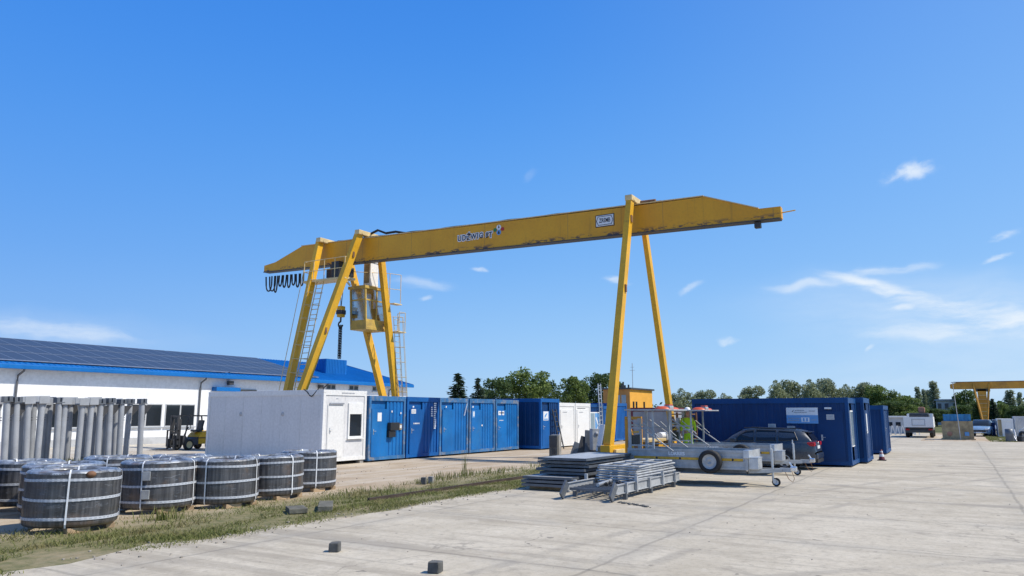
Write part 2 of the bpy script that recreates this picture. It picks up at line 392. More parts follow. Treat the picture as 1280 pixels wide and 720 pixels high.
def leaf_mat(name, c1, c2, trans=.35, dry=None):
    m, t, b = newmat(name); r = t.new('ShaderNodeNewGeometry').outputs['Random Per Island']
    oi = t.new('ShaderNodeObjectInfo').outputs['Random']
    c = t.mix(t.math('ADD', t.math('MULTIPLY', r, .7), t.math('MULTIPLY', oi, .3)), c1, c2)
    t.link(c, b.inputs['Base Color']); b.inputs['Roughness'].default_value = .6; b.inputs['Specular IOR Level'].default_value = .3
    if dry:
        pos = t.new('ShaderNodeNewGeometry').outputs['Position']; c = t.mix(t.step(t.noise(pos, .8, 5, .6), .48, .66, 0, .6), c, dry); t.link(c, b.inputs['Base Color'])
    tr = t.new('ShaderNodeBsdfTranslucent'); t.link(c, tr.inputs[0]); mx = t.new('ShaderNodeMixShader'); mx.inputs[0].default_value = trans
    t.link(b.outputs[0], mx.inputs[1]); t.link(tr.outputs[0], mx.inputs[2]); t.link(mx.outputs[0], t.n['Material Output'].inputs[0]); return m
M['leaf'] = leaf_mat('broad_leaves', (.085,.13,.032), (.2,.27,.07))
M['leaf_d'] = leaf_mat('dark_leaves', (.048,.085,.025), (.11,.165,.05))
M['leaf_hazed'] = leaf_mat('hazed_grey_green_leaves', (.18,.21,.12), (.32,.36,.2))  # grey green, lightened to put distance haze into the leaf colour
M['needle'] = leaf_mat('needles', (.018,.04,.022), (.045,.075,.035), .15)
M['grass'] = leaf_mat('yard_grass', (.085,.12,.025), (.26,.26,.09), .3, (.3,.24,.12))
M['bark'] = pm('bark', (.1,.075,.05), .9, var=.3, vs=3)

# ------------------------------------------------------------------ camera, sky, sun
HD = math.radians(30.6)
cam = bpy.data.cameras.new('camera'); co = bpy.data.objects.new('camera', cam); col.objects.link(co)
co.location = (0,0,2.0); co.rotation_euler = (PI/2 + math.atan(157/930), 0, HD - PI/2)
cam.sensor_width = 36; cam.lens = 36*930/1280; cam.clip_end = 3000; cam.clip_start = .1
scene.camera = co
SEL = math.radians(51.9); sd = Vector((.4*math.cos(SEL), -.917*math.cos(SEL), math.sin(SEL)))
sun = bpy.data.lights.new('sun', 'SUN'); sun.energy = 4.2; sun.angle = math.radians(.53); sun.color = (1,.93,.82)
so = bpy.data.objects.new('sun', sun); col.objects.link(so); so.rotation_euler = sd.to_track_quat('Z','Y').to_euler(); so.location = (0,0,60)
w = bpy.data.worlds.new('World'); scene.world = w; w.use_nodes = True
t = NT(w); bg = t.n['Background']
sky = t.new('ShaderNodeTexSky'); sky.sky_type = 'NISHITA'; sky.sun_disc = False; sky.sun_elevation = SEL
sky.sun_rotation = math.atan2(sd.x, sd.y); sky.altitude = 100; sky.air_density = 1.0; sky.dust_density = .6; sky.ozone_density = 2.2
hs = t.new('ShaderNodeHueSaturation'); hs.inputs['Saturation'].default_value = 1.18; hs.inputs['Value'].default_value = 1.0; t.link(sky.outputs[0], hs.inputs['Color'])
# thin clouds, placed by compass direction and height above the horizon
dirv = t.new('ShaderNodeTexCoord').outputs['Generated']; dx, dy, dz = t.sep(dirv)
az = t.math('SUBTRACT', HD, t.math('ARCTAN2', dy, dx)); el = t.math('ARCSINE', dz)
ae = t.new('ShaderNodeCombineXYZ'); t.link(az, ae.inputs[0]); t.link(el, ae.inputs[1]); aev = ae.outputs[0]
# clear summer air: deep blue high up, pale near the horizon and towards the sun; unseen sky overhead dimmed to deepen the shade
rp = t.new('ShaderNodeValToRGB'); t.link(t.math('DIVIDE', el, 1.2), rp.inputs[0]); rp.color_ramp.interpolation = 'B_SPLINE'
stops = [(-.02,(.42,.66,.95)),(.05,(.36,.62,.96)),(.16,(.19,.47,.95)),(.30,(.095,.36,.93)),(.44,(.045,.26,.86)),(.53,(.045,.24,.78)),(.68,(.035,.15,.46)),(1,(.03,.12,.4))]
while len(rp.color_ramp.elements) < len(stops): rp.color_ramp.elements.new(.5)
for e_, (p_, c_) in zip(rp.color_ramp.elements, stops): e_.position = max(p_,0); e_.color = (*c_,1)
vs0 = t.new('ShaderNodeVectorMath', operation='SCALE'); t.link(rp.outputs[0], vs0.inputs[0]); vs0.inputs['Scale'].default_value = 8.6
skyc = t.mix(.86, hs.outputs[0], vs0.outputs[0]); skyc = t.mix(t.step(az, -.1, .9, 0, .2), skyc, (4.6,6.6,8.4))
skyc = t.mix(t.step(az, .15, -.75, 0, .3), skyc, (.35,1.9,6.6))
wn = t.new('ShaderNodeTexNoise'); wn.inputs['Scale'].default_value = 9; wn.inputs['Detail'].default_value = 5; t.link(aev, wn.inputs['Vector'])
wsub = t.new('ShaderNodeVectorMath', operation='SUBTRACT'); t.link(wn.outputs['Color'], wsub.inputs[0]); wsub.inputs[1].default_value = (.5,.5,.5)
wsc = t.new('ShaderNodeVectorMath', operation='SCALE'); t.link(wsub.outputs[0], wsc.inputs[0]); wsc.inputs['Scale'].default_value = .05
wad = t.new('ShaderNodeVectorMath', operation='ADD'); t.link(aev, wad.inputs[0]); t.link(wsc.outputs[0], wad.inputs[1]); wv_ = wad.outputs[0]
wisp = t.noise(t.mapv(wv_, (9,38,1), rot=(0,0,-.12)), 1, 8, .62); puff = t.noise(t.mapv(wv_, (28,60,1)), 1, 8, .6)
def cloud(a, e, ra, re, rot, amt, kind):
    if kind == 's':
        v = t.mapv(t.mapv(wv_, loc=(-a,-e,0)), (1/ra,1/re,1)); ln = t.new('ShaderNodeVectorMath', operation='LENGTH'); t.link(v, ln.inputs[0])
        return t.math('MULTIPLY', t.step(ln.outputs['Value'], 0, 1, amt, 0), t.step(wisp, .25, .7, .45, 1))
    v = t.mapv(t.mapv(wv_, loc=(-a,-e,0)), rot=(0,0,-rot)); v = t.mapv(v, (1/ra,1/re,1))
    ln = t.new('ShaderNodeVectorMath', operation='LENGTH'); t.link(v, ln.inputs[0])
    mk = t.step(ln.outputs['Value'], .15, 1.0, 1, 0)
    nz = wisp if kind == 'w' else puff
    return t.math('MULTIPLY', t.step(t.math('ADD', nz, t.math('MULTIPLY', mk, .34)), .56, 1.0, 0, amt), mk)
CL = [  # azimuth right of the view axis, elevation, half sizes, tilt, strength, kind
 (.511,.285,.06,.017,.02,.8,'p'), (.596,.199,.03,.011,.35,.6,'p'), (.592,.173,.03,.008,.3,.55,'p'),
 (.47,.145,.13,.020,-.35,.9,'w'), (.576,.109,.15,.030,-.14,.85,'w'), (.38,.154,.09,.013,.0,.5,'w'), (.475,.173,.09,.012,.06,.5,'w'),
 (.536,.092,.15,.022,0,.6,'w'), (.136,.174,.035,.010,-.1,.55,'p'), (-.124,.147,.018,.008,.2,.5,'p'), (-.125,.168,.07,.016,0,.35,'w'), (-.044,.194,.03,.006,0,.5,'p'),
 (.484,.122,.02,.010,.1,.6,'p'), (.283,.094,.03,.007,.1,.5,'p'), (.028,.320,.025,.012,.5,.1,'w'), (.246,.162,.03,.008,.3,.4,'p'), (-.544,.095,.17,.018,-.03,.5,'w'), (.450,.072,.015,.006,.4,.6,'p'), (.58,.1,.3,.075,0,.34,'s'), (.45,.14,.22,.05,0,.2,'s'), (-.6,.09,.3,.04,0,.22,'s'), (.6,.03,.5,.06,0,.25,'s')]
tot = None
for c_ in CL:
    k_ = cloud(*c_); tot = k_ if tot is None else t.math('SUBTRACT', t.math('ADD', tot, k_), t.math('MULTIPLY', tot, k_))
skyc = t.mix(tot, skyc, (7.2,7.8,8.4))
t.link(skyc, bg.inputs['Color']); bg.inputs['Strength'].default_value = .1
scene.view_settings.view_transform = 'Standard'; scene.view_settings.look = 'None'; scene.view_settings.exposure = .25; scene.view_settings.gamma = 1
scene.render.resolution_x = 1024; scene.render.resolution_y = 576; scene.render.engine = 'CYCLES'
scene.cycles.max_bounces = 6; scene.cycles.transparent_max_bounces = 8
# ------------------------------------------------------------------ ground
def sheet(name, poly, z, mat, cuts=0):
    me = bpy.data.meshes.new(name); me.from_pydata([(x,y,z) for x,y in poly], [], [list(range(len(poly)))]); me.update()
    o = bpy.data.objects.new(name, me); col.objects.link(o); me.materials.append(mat); o['kind'] = 'structure'; return o
sheet('ground', [(-900,-1500),(1500,-1500),(1500,1500),(-900,1500)], 0, M['dirt'])
ed = [(-40,-60),(97,-60)]
for i in range(30): ed.append((97 - rnd.uniform(0,1.2), -58 + i*1.9))
e2 = []
for i in range(160):
    x = 90 - i*.75; e2.append((x, 10.55 + .22*math.sin(x*.9) + .12*math.sin(x*2.7+1) + rnd.uniform(-.12,.12) + (.3 if x < 8 else 0)))
ed = [(-40,-60),(97,-60),(97,-2.0),(64.5,-2.0),(64.2,2.6),(90,2.6)] + e2 + [(-40,10.6)]
sheet('concrete_yard', ed, .004, M['yard'])
# concrete apron in front of the hall
sheet('hall_apron', [(-10,38.5),(70,38.5),(70,46.5),(-10,46.5)], .004, pm('apron_concrete', (.5,.46,.39), .9, var=.12, vs=.5, dirt=(.36,.31,.24), damt=.4, bump=.2))

# ------------------------------------------------------------------ site containers
def container(name, label, cat, loc, W, D, H, wall, frame, group=None, front='ribs', side='ribs', ribx=None, door=None, z0=.07, roofm=None, sidewall=None, feet='dark'):
    """office / store container; front face looks along -y, long side along -x; returns the thing"""
    T = thing(name, label, cat, loc, 0, group); P = .13
    f = MB()
    for x in (0, W-P):
        for y in (0, D-P): f.bbox(x, x+P, y, y+P, z0, H, .008)
    f.box(P, W-P, 0, P, H-.2, H-.004); f.box(P, W-P, D-P, D, H-.2, H-.004); f.box(0, P, P, D-P, H-.2, H-.004); f.box(W-P, W, P, D-P, H-.2, H-.004)
    f.box(P, W-P, 0, P, z0+.003, z0+.15); f.box(P, W-P, D-P, D, z0+.003, z0+.15); f.box(0, P, P, D-P, z0+.003, z0+.15); f.box(W-P, W, P, D-P, z0+.003, z0+.15)
    for x in (-.006, W-P-.01):
        for y in (-.006, D-P-.01):
            for zz in (z0-.004, H-.11): f.bbox(x, x+P+.016, y, y+P+.016, zz, zz+.115, .012)
    f.build('frame', frame, T)
    m = MB(); m.box(P*.6, W-P*.6, P*.6+.02, D-P*.6, z0+.1, H-.15)
    if front == 'ribs': m.ribs(ribx[0] if ribx else P, ribx[1] if ribx else W-P, z0+.15, H-.2, .035, 'x', -1)
    if side == 'ribs': m.ribs(P, D-P, z0+.15, H-.2, .035, 'y', -1, .3, .1, .013)
    elif side == 'flat':
        y = P
        while y < D-P: y1 = min(y+1.12, D-P); m.box(.03, .05, y+.004, y1-.004, z0+.15, H-.2); y = y1
    if front == 'flat':
        for i in range(2): m.box(P+i*(W-2*P)/2+.003, P+(i+1)*(W-2*P)/2-.003, .03, .05, z0+.15, H-.2)
    m.build('wall', sidewall or wall, T)
    MB().box(.03, W-.03, .03, D-.03, H-.03, H+.006).build('roof', roofm or frame, T)
    for x, y in ((.05,.05),(W-.25,.05),(.05,D-.25),(.05,D/2)): MB().box(x, x+.2, y, y+.2, 0, z0-.005).build('support_block', M[feet], T)
    if door: add_door(T, wall, *door)
    return T
def add_door(T, mat, x0, x1, z0, z1, hinge='r', frame=None):
    d = MB(); d.bbox(x0, x1, -.004, .05, z0, z1, .006)
    for a in (x0-.035, x1+.003): d.box(a, a+.032, .0, .05, z0, z1+.035)
    d.box(x0, x1, .0, .05, z1+.003, z1+.035)
    o = d.build('door', mat, T)
    hx = x0+.09 if hinge == 'r' else x1-.09
    h = MB(); h.bbox(hx-.02, hx+.02, -.018, -.004, z0+.93, z0+1.15, .004); h.tube((hx,-.012,z0+1.07), (hx,-.06,z0+1.07), .009, 8); h.tube((hx,-.055,z0+1.07), (hx+(.11 if hinge == 'r' else -.11),-.055,z0+1.07), .011, 8)
    h.build('handle', M['alu'], o); return o
def plate(T, name, mat, x0, x1, z0, z1, y=-.012, th=.006): return MB().box(x0, x1, y, y+th, z0, z1).build(name, mat, T)
def scribble(T, name, mat, x0, x1, z0, z1, y, rows=2, seed=1, vertical=False):
    """rows of short illegible strokes, as the print on small notices reads from here"""
    r = random.Random(seed); m = MB(); h = (z1-z0)/rows
    for i in range(rows):
        x = x0
        while x < x1-.01:
            wd = r.uniform(.015,.06); m.box(x, min(x+wd,x1), y, y+.003, z0+i*h+h*.25, z0+i*h+h*.75); x += wd + r.uniform(.008,.025)
    return m.build(name, mat, T)
RY = 21.2; GR = 'containers in the long row'
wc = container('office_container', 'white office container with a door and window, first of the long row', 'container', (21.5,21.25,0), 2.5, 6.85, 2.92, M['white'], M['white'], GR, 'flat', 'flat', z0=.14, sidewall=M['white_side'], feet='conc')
add_door(wc, M['white'], .30, 1.12, .3, 2.32, 'r')
win = MB(); win.box(1.42,2.28,-.02,.05,1.02,1.1); win.box(1.42,2.28,-.02,.05,1.98,2.42); win.box(1.42,1.5,-.02,.05,1.1,1.98); win.box(2.2,2.28,-.02,.05,1.1,1.98)
wo = win.build('window', M['white2'], wc); MB().box(1.5,2.2,.012,.03,1.1,1.98).build('pane', M['glass'], wo); MB().box(1.38,2.32,-.06,-.02,.985,1.02).build('sill', M['white2'], wo)
MB().box(.33,1.12,-.05,-.004,2.36,2.42).build('door_canopy', M['greyink'], wc)
for yy in (2.25, 4.75):
    MB().lathe([(0,-.02),(.075,-.02),(.09,0),(.09,.03)], 16, (.028,yy,1.98), 'x').build('vent', M['palegrey'], wc)
scribble(wc, 'stencil', M['greyink'], 1.0, 1.75, 2.77, 2.86, -.004, 1, 4); scribble(wc, 'stencil', M['greyink'], .72, .86, 2.55, 2.62, .026, 1, 5)
kb = MB(); kb.path([(.0,1.1,2.96),(-.02,.9,2.86),(.0,.75,2.7),(-.03,.62,2.66),(0,.5,2.78),(.02,.3,2.98)], .018, 6); kb.build('power_cable', M['black'], wc)

def bluebox(i, x, label, wall, frame, doorx=(.3,1.02)):
    return container('blue_container', label, 'container', (x,RY,0), 2.42, 6.0, 2.74, wall, frame, GR, 'ribs', 'ribs', ribx=(doorx[1]+.05, 2.31), door=(*doorx, .2, 2.16), sidewall=None)
c1 = bluebox(1, 24.12, 'azure container with a black box on its front, next to the white office', M['blue'], M['blue_frame'], (.2,1.1))
plate(c1, 'notice', M['sign'], .52, .78, 1.68, 2.04, -.014)
b = MB(); b.bbox(1.22, 1.82, -.16, .02, 1.28, 1.62, .01); b.bbox(1.18, 1.62, -.12, .02, 1.0, 1.27, .01); b.build('junction_box', M['blackp'], c1)
plate(c1, 'sticker', M['tan'], 2.0, 2.18, 1.3, 1.56, -.004); plate(c1, 'sticker', M['sign'], 2.03, 2.15, 1.37, 1.5, -.008)
for x, z in ((1.45,2.05),(2.06,1.98)): plate(c1, 'sticker', M['sign'], x, x+.07, z, z+.08, .008)
c2 = bluebox(2, 26.64, 'darker blue container with upright white lettering, second blue one of the row', M['blue_b'], M['blue_b'], (.25,1.1))
plate(c2, 'notice', M['sign'], .3, .62, 2.0, 2.2, -.012); scribble(c2, 'print', M['greyink'], .33, .59, 2.02, 2.18, -.016, 3, 7); plate(c2, 'sticker', M['sign'], .42, .52, 2.27, 2.34, .02)
scribble(c2, 'door_lettering', M['sign'], .45, .92, 1.5, 1.62, -.012, 1, 8)
v = MB(); r_ = random.Random(3)
for k in range(13):
    z = 1.3 + k*.095
    v.box(2.0, 2.0+r_.uniform(.13,.2), .0, .006, z, z+.062)
    if 5 < k < 11: v.box(1.78, 1.78+r_.uniform(.1,.16), .0, .006, z, z+.06)
v.build('upright_lettering', M['sign'], c2)
c3 = bluebox(3, 29.12, 'faded azure container without any notices, third blue one of the row', M['blue'], M['blue_frame'], (.25,1.1))
plate(c3, 'sticker', M['sign'], .5, .58, 2.28, 2.36, .02); MB().bar((2.28,-.01,2.5),(2.02,-.02,1.9),.05,.02).build('strap', M['sign'], c3)
c4 = bluebox(4, 31.66, 'azure container with one small pale door sticker, fourth blue one of the row', M['blue'], M['blue_frame'], (.2,1.0))
plate(c4, 'notice', M['signblue'], .22, .46, 1.8, 2.14, -.01); plate(c4, 'sticker', M['sign'], .3, .42, 1.86, 2.1, -.014); plate(c4, 'sticker', M['sign'], 1.12, 1.22, 1.36, 1.44, .01); plate(c4, 'sticker', M['sign'], .28, .38, 2.3, 2.38, .02)
c5 = bluebox(5, 34.16, 'azure container with two white notices on its door, fifth blue one of the row', M['blue'], M['blue_frame'], (.2,1.0))
plate(c5, 'notice', M['sign'], .24, .52, 1.92, 2.14, -.01); plate(c5, 'notice', M['sign'], .64, .84, 1.92, 2.14, -.01); scribble(c5, 'print', M['ink'], .34, .8, 1.98, 2.1, -.014, 1, 9); scribble(c5, 'door_lettering', M['sign'], .35, .75, 1.6, 1.68, -.008, 1, 10)
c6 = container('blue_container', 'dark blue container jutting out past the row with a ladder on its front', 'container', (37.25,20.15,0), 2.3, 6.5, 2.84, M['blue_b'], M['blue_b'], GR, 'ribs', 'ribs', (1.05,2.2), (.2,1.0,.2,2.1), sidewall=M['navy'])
plate(c6, 'sign', M['sign'], .28, .88, 1.62, 2.12, -.012); sg = MB(); sg.prism([(.4,1.78),(.52,1.8),(.7,1.95),(.78,2.04),(.62,2.0),(.46,1.92)], 'y', -.017, -.013); sg.box(.34,.82,-.017,-.013,1.66,1.72); sg.build('sign_emblem', M['signblue'], c6)
for i, (x, lab, n) in enumerate(((40.35,'white container with a plain door, nearer of two beside the dark blue container',1),(42.65,'white container with dark lettering over its door, farther of the white pair',2))):
    c = container('white_container', lab, 'container', (x,20.6,0), 2.22, 6.0, 2.64, M['white2'], M['white2'], 'white containers', 'flat', 'flat', door=(.25,1.75,.18,2.2))
    scribble(c, 'lettering', M['greyink'], .5, 1.1, 2.05, 2.12, -.012, 1, 20+i)
    if n == 2: scribble(c, 'lettering', M['ink'], .3, 1.5, 2.28, 2.36, .026, 1, 23)
for i, (x, lab) in enumerate(((45.2,'blue container with a pale glazed front, beside the white containers'),(48.0,'plain blue container behind the slanting yellow crane leg'),(50.9,'blue container peeping out beyond the slanting crane leg, before the ochre building'))):
    c = container('blue_container', lab, 'container', (x,20.9+i*.3,0), 2.5, 6.0, (2.62,2.52,2.75)[i], M['blue_b'] if i else M['navy'], M['navy_trim'] if not i else M['blue_b'], 'blue containers past the white pair', 'ribs', 'ribs')
    if i == 0:
        wdw = MB().box(.2,1.7,-.02,.04,.35,2.1).build('window', M['white2'], c); MB().box(.26,.9,-.03,-.022,.42,2.03).build('pane', M['glass_l'], wdw)
        bn = MB().box(.98,1.64,-.03,-.022,.42,2.03).build('banner', M['signblue'], wdw); MB().bar((1.1,-.034,.7),(1.5,-.034,1.2),.14,.004,up=(0,1,0)).bar((1.5,-.034,1.2),(1.1,-.034,1.75),.14,.004,up=(0,1,0)).build('stroke', M['sign'], bn)
# containers on the right
G2 = 'dark blue containers on the concrete'
k1 = container('site_office_container', 'long dark blue office container with a white and blue signboard behind the car', 'container', (31.2,3.58,0), 2.44, 6.06, 2.6, M['navy'], M['navy_trim'], G2, 'ribs', 'ribs', (1.2,2.33), None)
dr = MB().bbox(-.004, .05, .25, 1.12, .2, 2.05, .006); dr.box(-.002,.05,.21,.25,.2,2.09); dr.box(-.002,.05,1.12,1.16,.2,2.09); dr.box(-.002,.05,.25,1.12,2.05,2.09)
dr = dr.build('door', M['navy'], k1); MB().box(-.03,-.004,.97,1.03,.98,1.2).tube((-.05,1.0,1.1),(-.05,.88,1.1),.012).build('handle', M['alu'], dr)
sb = MB().box(-.012,.03,1.07+.03,2.27,1.62,2.23).build('signboard', M['sign'], k1)
MB().box(-.016,-.012,1.1,2.27,1.62,1.94).build('lower_band', M['signblue'], sb)
sx = MB(); sx.prism([(2.06,2.06),(2.0,2.14),(1.98,2.14),(2.03,2.06)], 'x', -.017, -.013); sx.build('emblem', M['ink'], sb)
q = MB(); rr = random.Random(5)
for z, a, bb in ((2.1,1.6,1.95),(2.03,1.5,1.95),(2.08,1.2,1.42),(1.8,1.75,2.2),(1.72,1.8,2.2),(1.74,1.16,1.36)):
    y = a
    while y < bb: wd = rr.uniform(.02,.05); q.box(-.019,-.0165,y,y+wd,z,z+.035); y += wd+.015
q.build('print', M['greyink'], sb); MB().box(-.02,-.0165,1.42,1.72,1.68,1.85).build('pictogram_field', M['sign'], sb); MB().box(-.023,-.0205,1.6,1.66,1.7,1.83).box(-.023,-.0205,1.48,1.54,1.7,1.83).build('pictogram', M['signblue'], sb)
for (y0,y1,za,zb) in ((2.7,2.99,1.38,1.6),(1.98,2.27,1.36,1.52),(.52,.8,1.77,1.97)):
    nb = MB().box(-.012,.03,y0,y1,za,zb).build('notice', M['palegrey'], k1); qq = MB()
    for z in (za+.04, za+.09, za+.13): qq.box(-.015,-.0125,y0+.04,y1-.04,z,z+.02)
    qq.build('print', M['greyink'], nb)
MB().bbox(-.06,.02,.6,.85,2.17,2.24,.01).build('lamp', M['clearlamp'], k1)
fw = MB().box(.25,1.05,-.02,.04,.75,2.12).build('window', M['white2'], k1); MB().box(.3,1.0,-.026,-.021,.8,2.07).build('pane', M['glass_l'], fw)
k2 = container('site_office_container', 'dark blue container close behind the signboard office, its edge poking out', 'container', (33.76,3.3,0), 2.4, 6.4, 2.64, M['navy'], M['navy_trim'], G2, 'ribs', 'ribs', (1.2,2.3), (.3,1.1,.2,2.1))
plate(k2, 'sign', M['sign'], .5, .85, 1.2, 2.0, -.014)
k3 = container('site_office_container', 'lower dark blue container standing apart beyond the traffic cone', 'container', (41.7,3.2,0), 3.0, 6.0, 2.4, M['navy'], M['navy_trim'], G2, 'ribs', 'ribs', (1.2,2.9), (.3,1.1,.2,2.1))
k4 = container('steel_container', 'grey container with a dark red frame behind the trailers', 'container', (40.0,13.6,0), 2.44, 2.3, 2.32, M['greypanel'], M['maroon'], None, 'flat', 'flat')

M['pipegrey'] = pm('dark_grey_pipe', (.1,.105,.115), .5)
# ------------------------------------------------------------------ hall with solar roof
HX0, HX1, HY, HB, EZ, RYd, RZ = 6.0, 58.3, 46.5, 63.5, 4.72, 55.0, 7.0
hall = thing('workshop_hall', 'long white workshop hall with blue roof covered in solar panels', 'building', (30,55,0))
sl = (RZ-EZ-.1)/(RYd-HY+.45)
def rz_at(y): return EZ+.1 + (y-(HY-.45))*sl
w_ = MB()
w_.box(HX0,HX1,HY,HY+.3,.45,EZ); w_.prism([(HY+.3,.0),(HB,0),(HB,EZ),(RYd,RZ-.15),(HY+.3,EZ)], 'x', HX1-.3, HX1); w_.box(HX0,HX1-.3,HB-.3,HB,0,EZ)
w_.build('wall', M['wall'], hall, True); MB().box(HX0,HX1,HY-.03,HY+.25,0,.45).build('plinth', M['palegrey'], hall, True)
r = MB()
y0 = HY-.45
r.add([(HX0,y0,EZ+.1),(HX1+.4,y0,EZ+.1),(HX1+.4,RYd,RZ),(HX0,RYd,RZ),(HX0,y0,EZ-.02),(HX1+.4,y0,EZ-.02),(HX1+.4,RYd,RZ-.14),(HX0,RYd,RZ-.14)], [(0,1,2,3),(7,6,5,4),(0,4,5,1),(1,5,6,2),(3,7,4,0)])
r.add([(HX0,RYd,RZ),(HX1+.4,RYd,RZ),(HX1+.4,HB+.4,EZ+.1),(HX0,HB+.4,EZ+.1)], [(0,1,2,3)])
x = HX0
while x < HX1+.3: r.add([(x-.02,y0,EZ+.1),(x+.02,y0,EZ+.1),(x,y0,EZ+.135),(x-.02,RYd,RZ),(x+.02,RYd,RZ),(x,RYd,RZ+.035)], [(0,2,5,3),(2,1,4,5),(0,1,2)]); x += .33
ro = r.build('roof', M['roofblue'], hall, True)
vb = MB(); vb.box(49.9,52.6,49.2,50.7,5.3,6.95); xx = 49.95
while xx < 52.5: vb.box(xx,xx+.06,49.17,49.2,5.35,6.95); xx += .2
yy = 49.25
while yy < 50.6: vb.box(49.87,49.9,yy,yy+.06,5.35,6.95); yy += .2
vb.build('roof_housing', M['roofblue'], ro, False).location = (-30,-55,0); ro.children[-1].location = (-30,-55,0)
MB().box(HX1+.36,HX1+.43,y0,y0+.02,EZ,EZ+.1).prism([(y0,EZ-.08),(y0,EZ+.12),(RYd,RZ+.04),(RYd,RZ-.18)], 'x', HX1+.4, HX1+.46).build('verge_trim', M['navy_trim'], hall, True)
gt = MB().bbox(HX0,HX1+.35,y0-.17,y0-.004,EZ-.2,EZ+.06,.03).build('gutter', M['roofblue'], hall, True)
for x in (9.5, 22.7, 34.9, 47.0, 55.6):
    MB().path([(x,y0-.08,EZ-.15),(x,y0-.02,EZ-.3),(x-.1,HY-.1,EZ-.55),(x-.1,HY-.08,EZ-.9),(x-.1,HY-.08,.1)], .06, 8).build('downpipe', M['pipegrey'], hall, True)
def hwin(x0,x1,z0,z1,n):
    f = MB(); f.box(x0,x1,HY-.035,HY+.02,z0,z0+.07); f.box(x0,x1,HY-.035,HY+.02,z1-.07,z1); wd = (x1-x0)/n
    for i in range(n+1): xc = x0+i*wd; f.box(max(x0,xc-.05),min(x1,xc+.05),HY-.033,HY+.02,z0+.07,z1-.07)
    o = f.build('window', M['palegrey'], hall, True); MB().box(x0+.05,x1-.05,HY-.012,HY-.004,z0+.07,z1-.07).build('pane', M['glass'], o).location = (-30,-55,0)
    MB().box(x0-.08,x1+.08,HY-.12,HY,z0-.07,z0).build('sill', M['alu'], o).location = (-30,-55,0)
hwin(29.6,31.95,1.12,2.65,2); hwin(32.2,34.5,1.12,2.65,2); hwin(47.3,48.4,4.05,4.5,2); hwin(50.1,51.3,4.05,4.5,2); hwin(24.2,26.5,1.12,2.65,2); hwin(18.0,20.3,1.12,2.65,2); hwin(53.2,54.3,4.05,4.5,2)
MB().box(35.8,37.9,HY-.55,HY-.01,3.62,3.9).build('door_awning', M['roofblue'], hall, True); MB().box(37.9,39.8,HY-.1,HY-.01,1.0,3.8).build('gate', M['dark'], hall, True)
for x in (37.0, 46.2): MB().bbox(x,x+.4,HY-.4,HY-.1,4.1,4.38,.03).bar((x+.2,HY-.1,4.2),(x+.2,HY,4.3),.06,.06).build('floodlight', M['dark'], hall, True)
# solar panels: two arrays, three rows
n_ = Vector((0,-sl,1)).normalized(); proto = None; ang = math.atan(sl)
for arr in ((16.2, 19), (37.9, 8)):
    for i in range(arr[1]):
        for j in range(3):
            yb = 46.55 + j*2.72*math.cos(ang)
            if proto is None:
                m = MB(); m.box(-.555,.555,-1.33,1.33,0,.04); proto = m.build('solar_panel', M['solar'], hall); MB().box(-.567,-.553,-1.33,1.33,.0,.046).box(.553,.567,-1.33,1.33,.0,.046).prism([(-.567,-1.345),(.567,-1.345),(.567,1.345),(-.567,1.345)],'z',-.015,-.002).box(-.565,.565,1.331,1.345,-.001,.047).box(-.565,.565,-1.345,-1.331,-.001,.047).build('panel_frame', M['alu'], proto); p = proto
            else: p = copy_tree(proto, hall)
            yc = yb + 1.33*math.cos(ang); p.location = (arr[0]+i*1.135-30, yc-55, rz_at(yc)+.09); p.rotation_euler = (ang,0,0)

# ------------------------------------------------------------------ big gantry crane
CX0, CX1 = 31.0, 31.38
def zb(y): return 9.77 + y*.0233
crane = thing('gantry_crane', 'large yellow gantry crane with slanted legs and operator cab over the containers', 'crane', (31.5,20,0))
pr = [(5.55,zb(5.55)),(36.1,zb(36.1)),(36.1,11.0),(35.15,11.12),(32.95,11.86),(11.6,11.3),(8.68,11.25),(6.43,10.4),(5.55,10.38)]
g_ = MB().prism(pr, 'x', CX0, CX1); g_.build('girder', M['yellow_beam'], crane, True)
fl = MB(); L_ = [Vector((31.19,5.6,zb(5.6)-.022)), Vector((31.19,36.1,zb(36.1)-.022))]
fl.bar(L_[0], L_[1], .5, .04); fl.build('runway_flange', M['dark'], crane, True)
tc = MB(); tc.bar((31.19,8.7,11.3),(31.19,32.95,11.885),.46,.04); tc.bar((31.19,8.68,11.275),(31.19,6.43,10.425),.46,.04); tc.build('top_flange', M['cream'], crane, True)
cb = MB(); cb.path([(31.1,12.3,11.4)]+[(31.1+.03*math.sin(y*3), y, 11.3+(y-11.6)*.0262+.07+.02*math.sin(y*2.1)) for y in [12+k*.55 for k in range(34)]], .045, 6); cb.build('power_cable', M['black'], crane, True)
MB().tube((31.1,5.6,10.12),(31.1,5.0,10.16),.025,6).build('end_buffer', M['yellow'], crane, True)
MB().bbox(31.05,31.3,6.4,6.65,zb(6.5)-.3,zb(6.5)-.06,.02).build('limit_switch', M['dark'], crane, True)
# legs
def leg(p, q, w0, w1, d0, d1):
    L = MB().bar(p, q, w0, d0, w1, d1, up=(0,1,0)); return L.build('leg', M['yellow'], crane, True)
leg((27.55,11.9,.75),(30.6,11.9,11.62),.4,.36,.29,.25); leg((35.45,11.9,.75),(32.0,11.9,11.35),.36,.32,.25,.21)
FA, FB = 30.15, 28.95
leg((27.6,FA-.25,.75),(30.6,28.0,12.05),.44,.42,.32,.28); leg((27.6,FA+.25,.75),(30.65,31.1,11.9),.4,.38,.3,.26)
leg((35.4,FB-.25,.75),(32.2,27.9,11.6),.4,.38,.28,.26); leg((35.4,FB+.3,.75),(32.2,30.5,11.7),.4,.38,.28,.26)
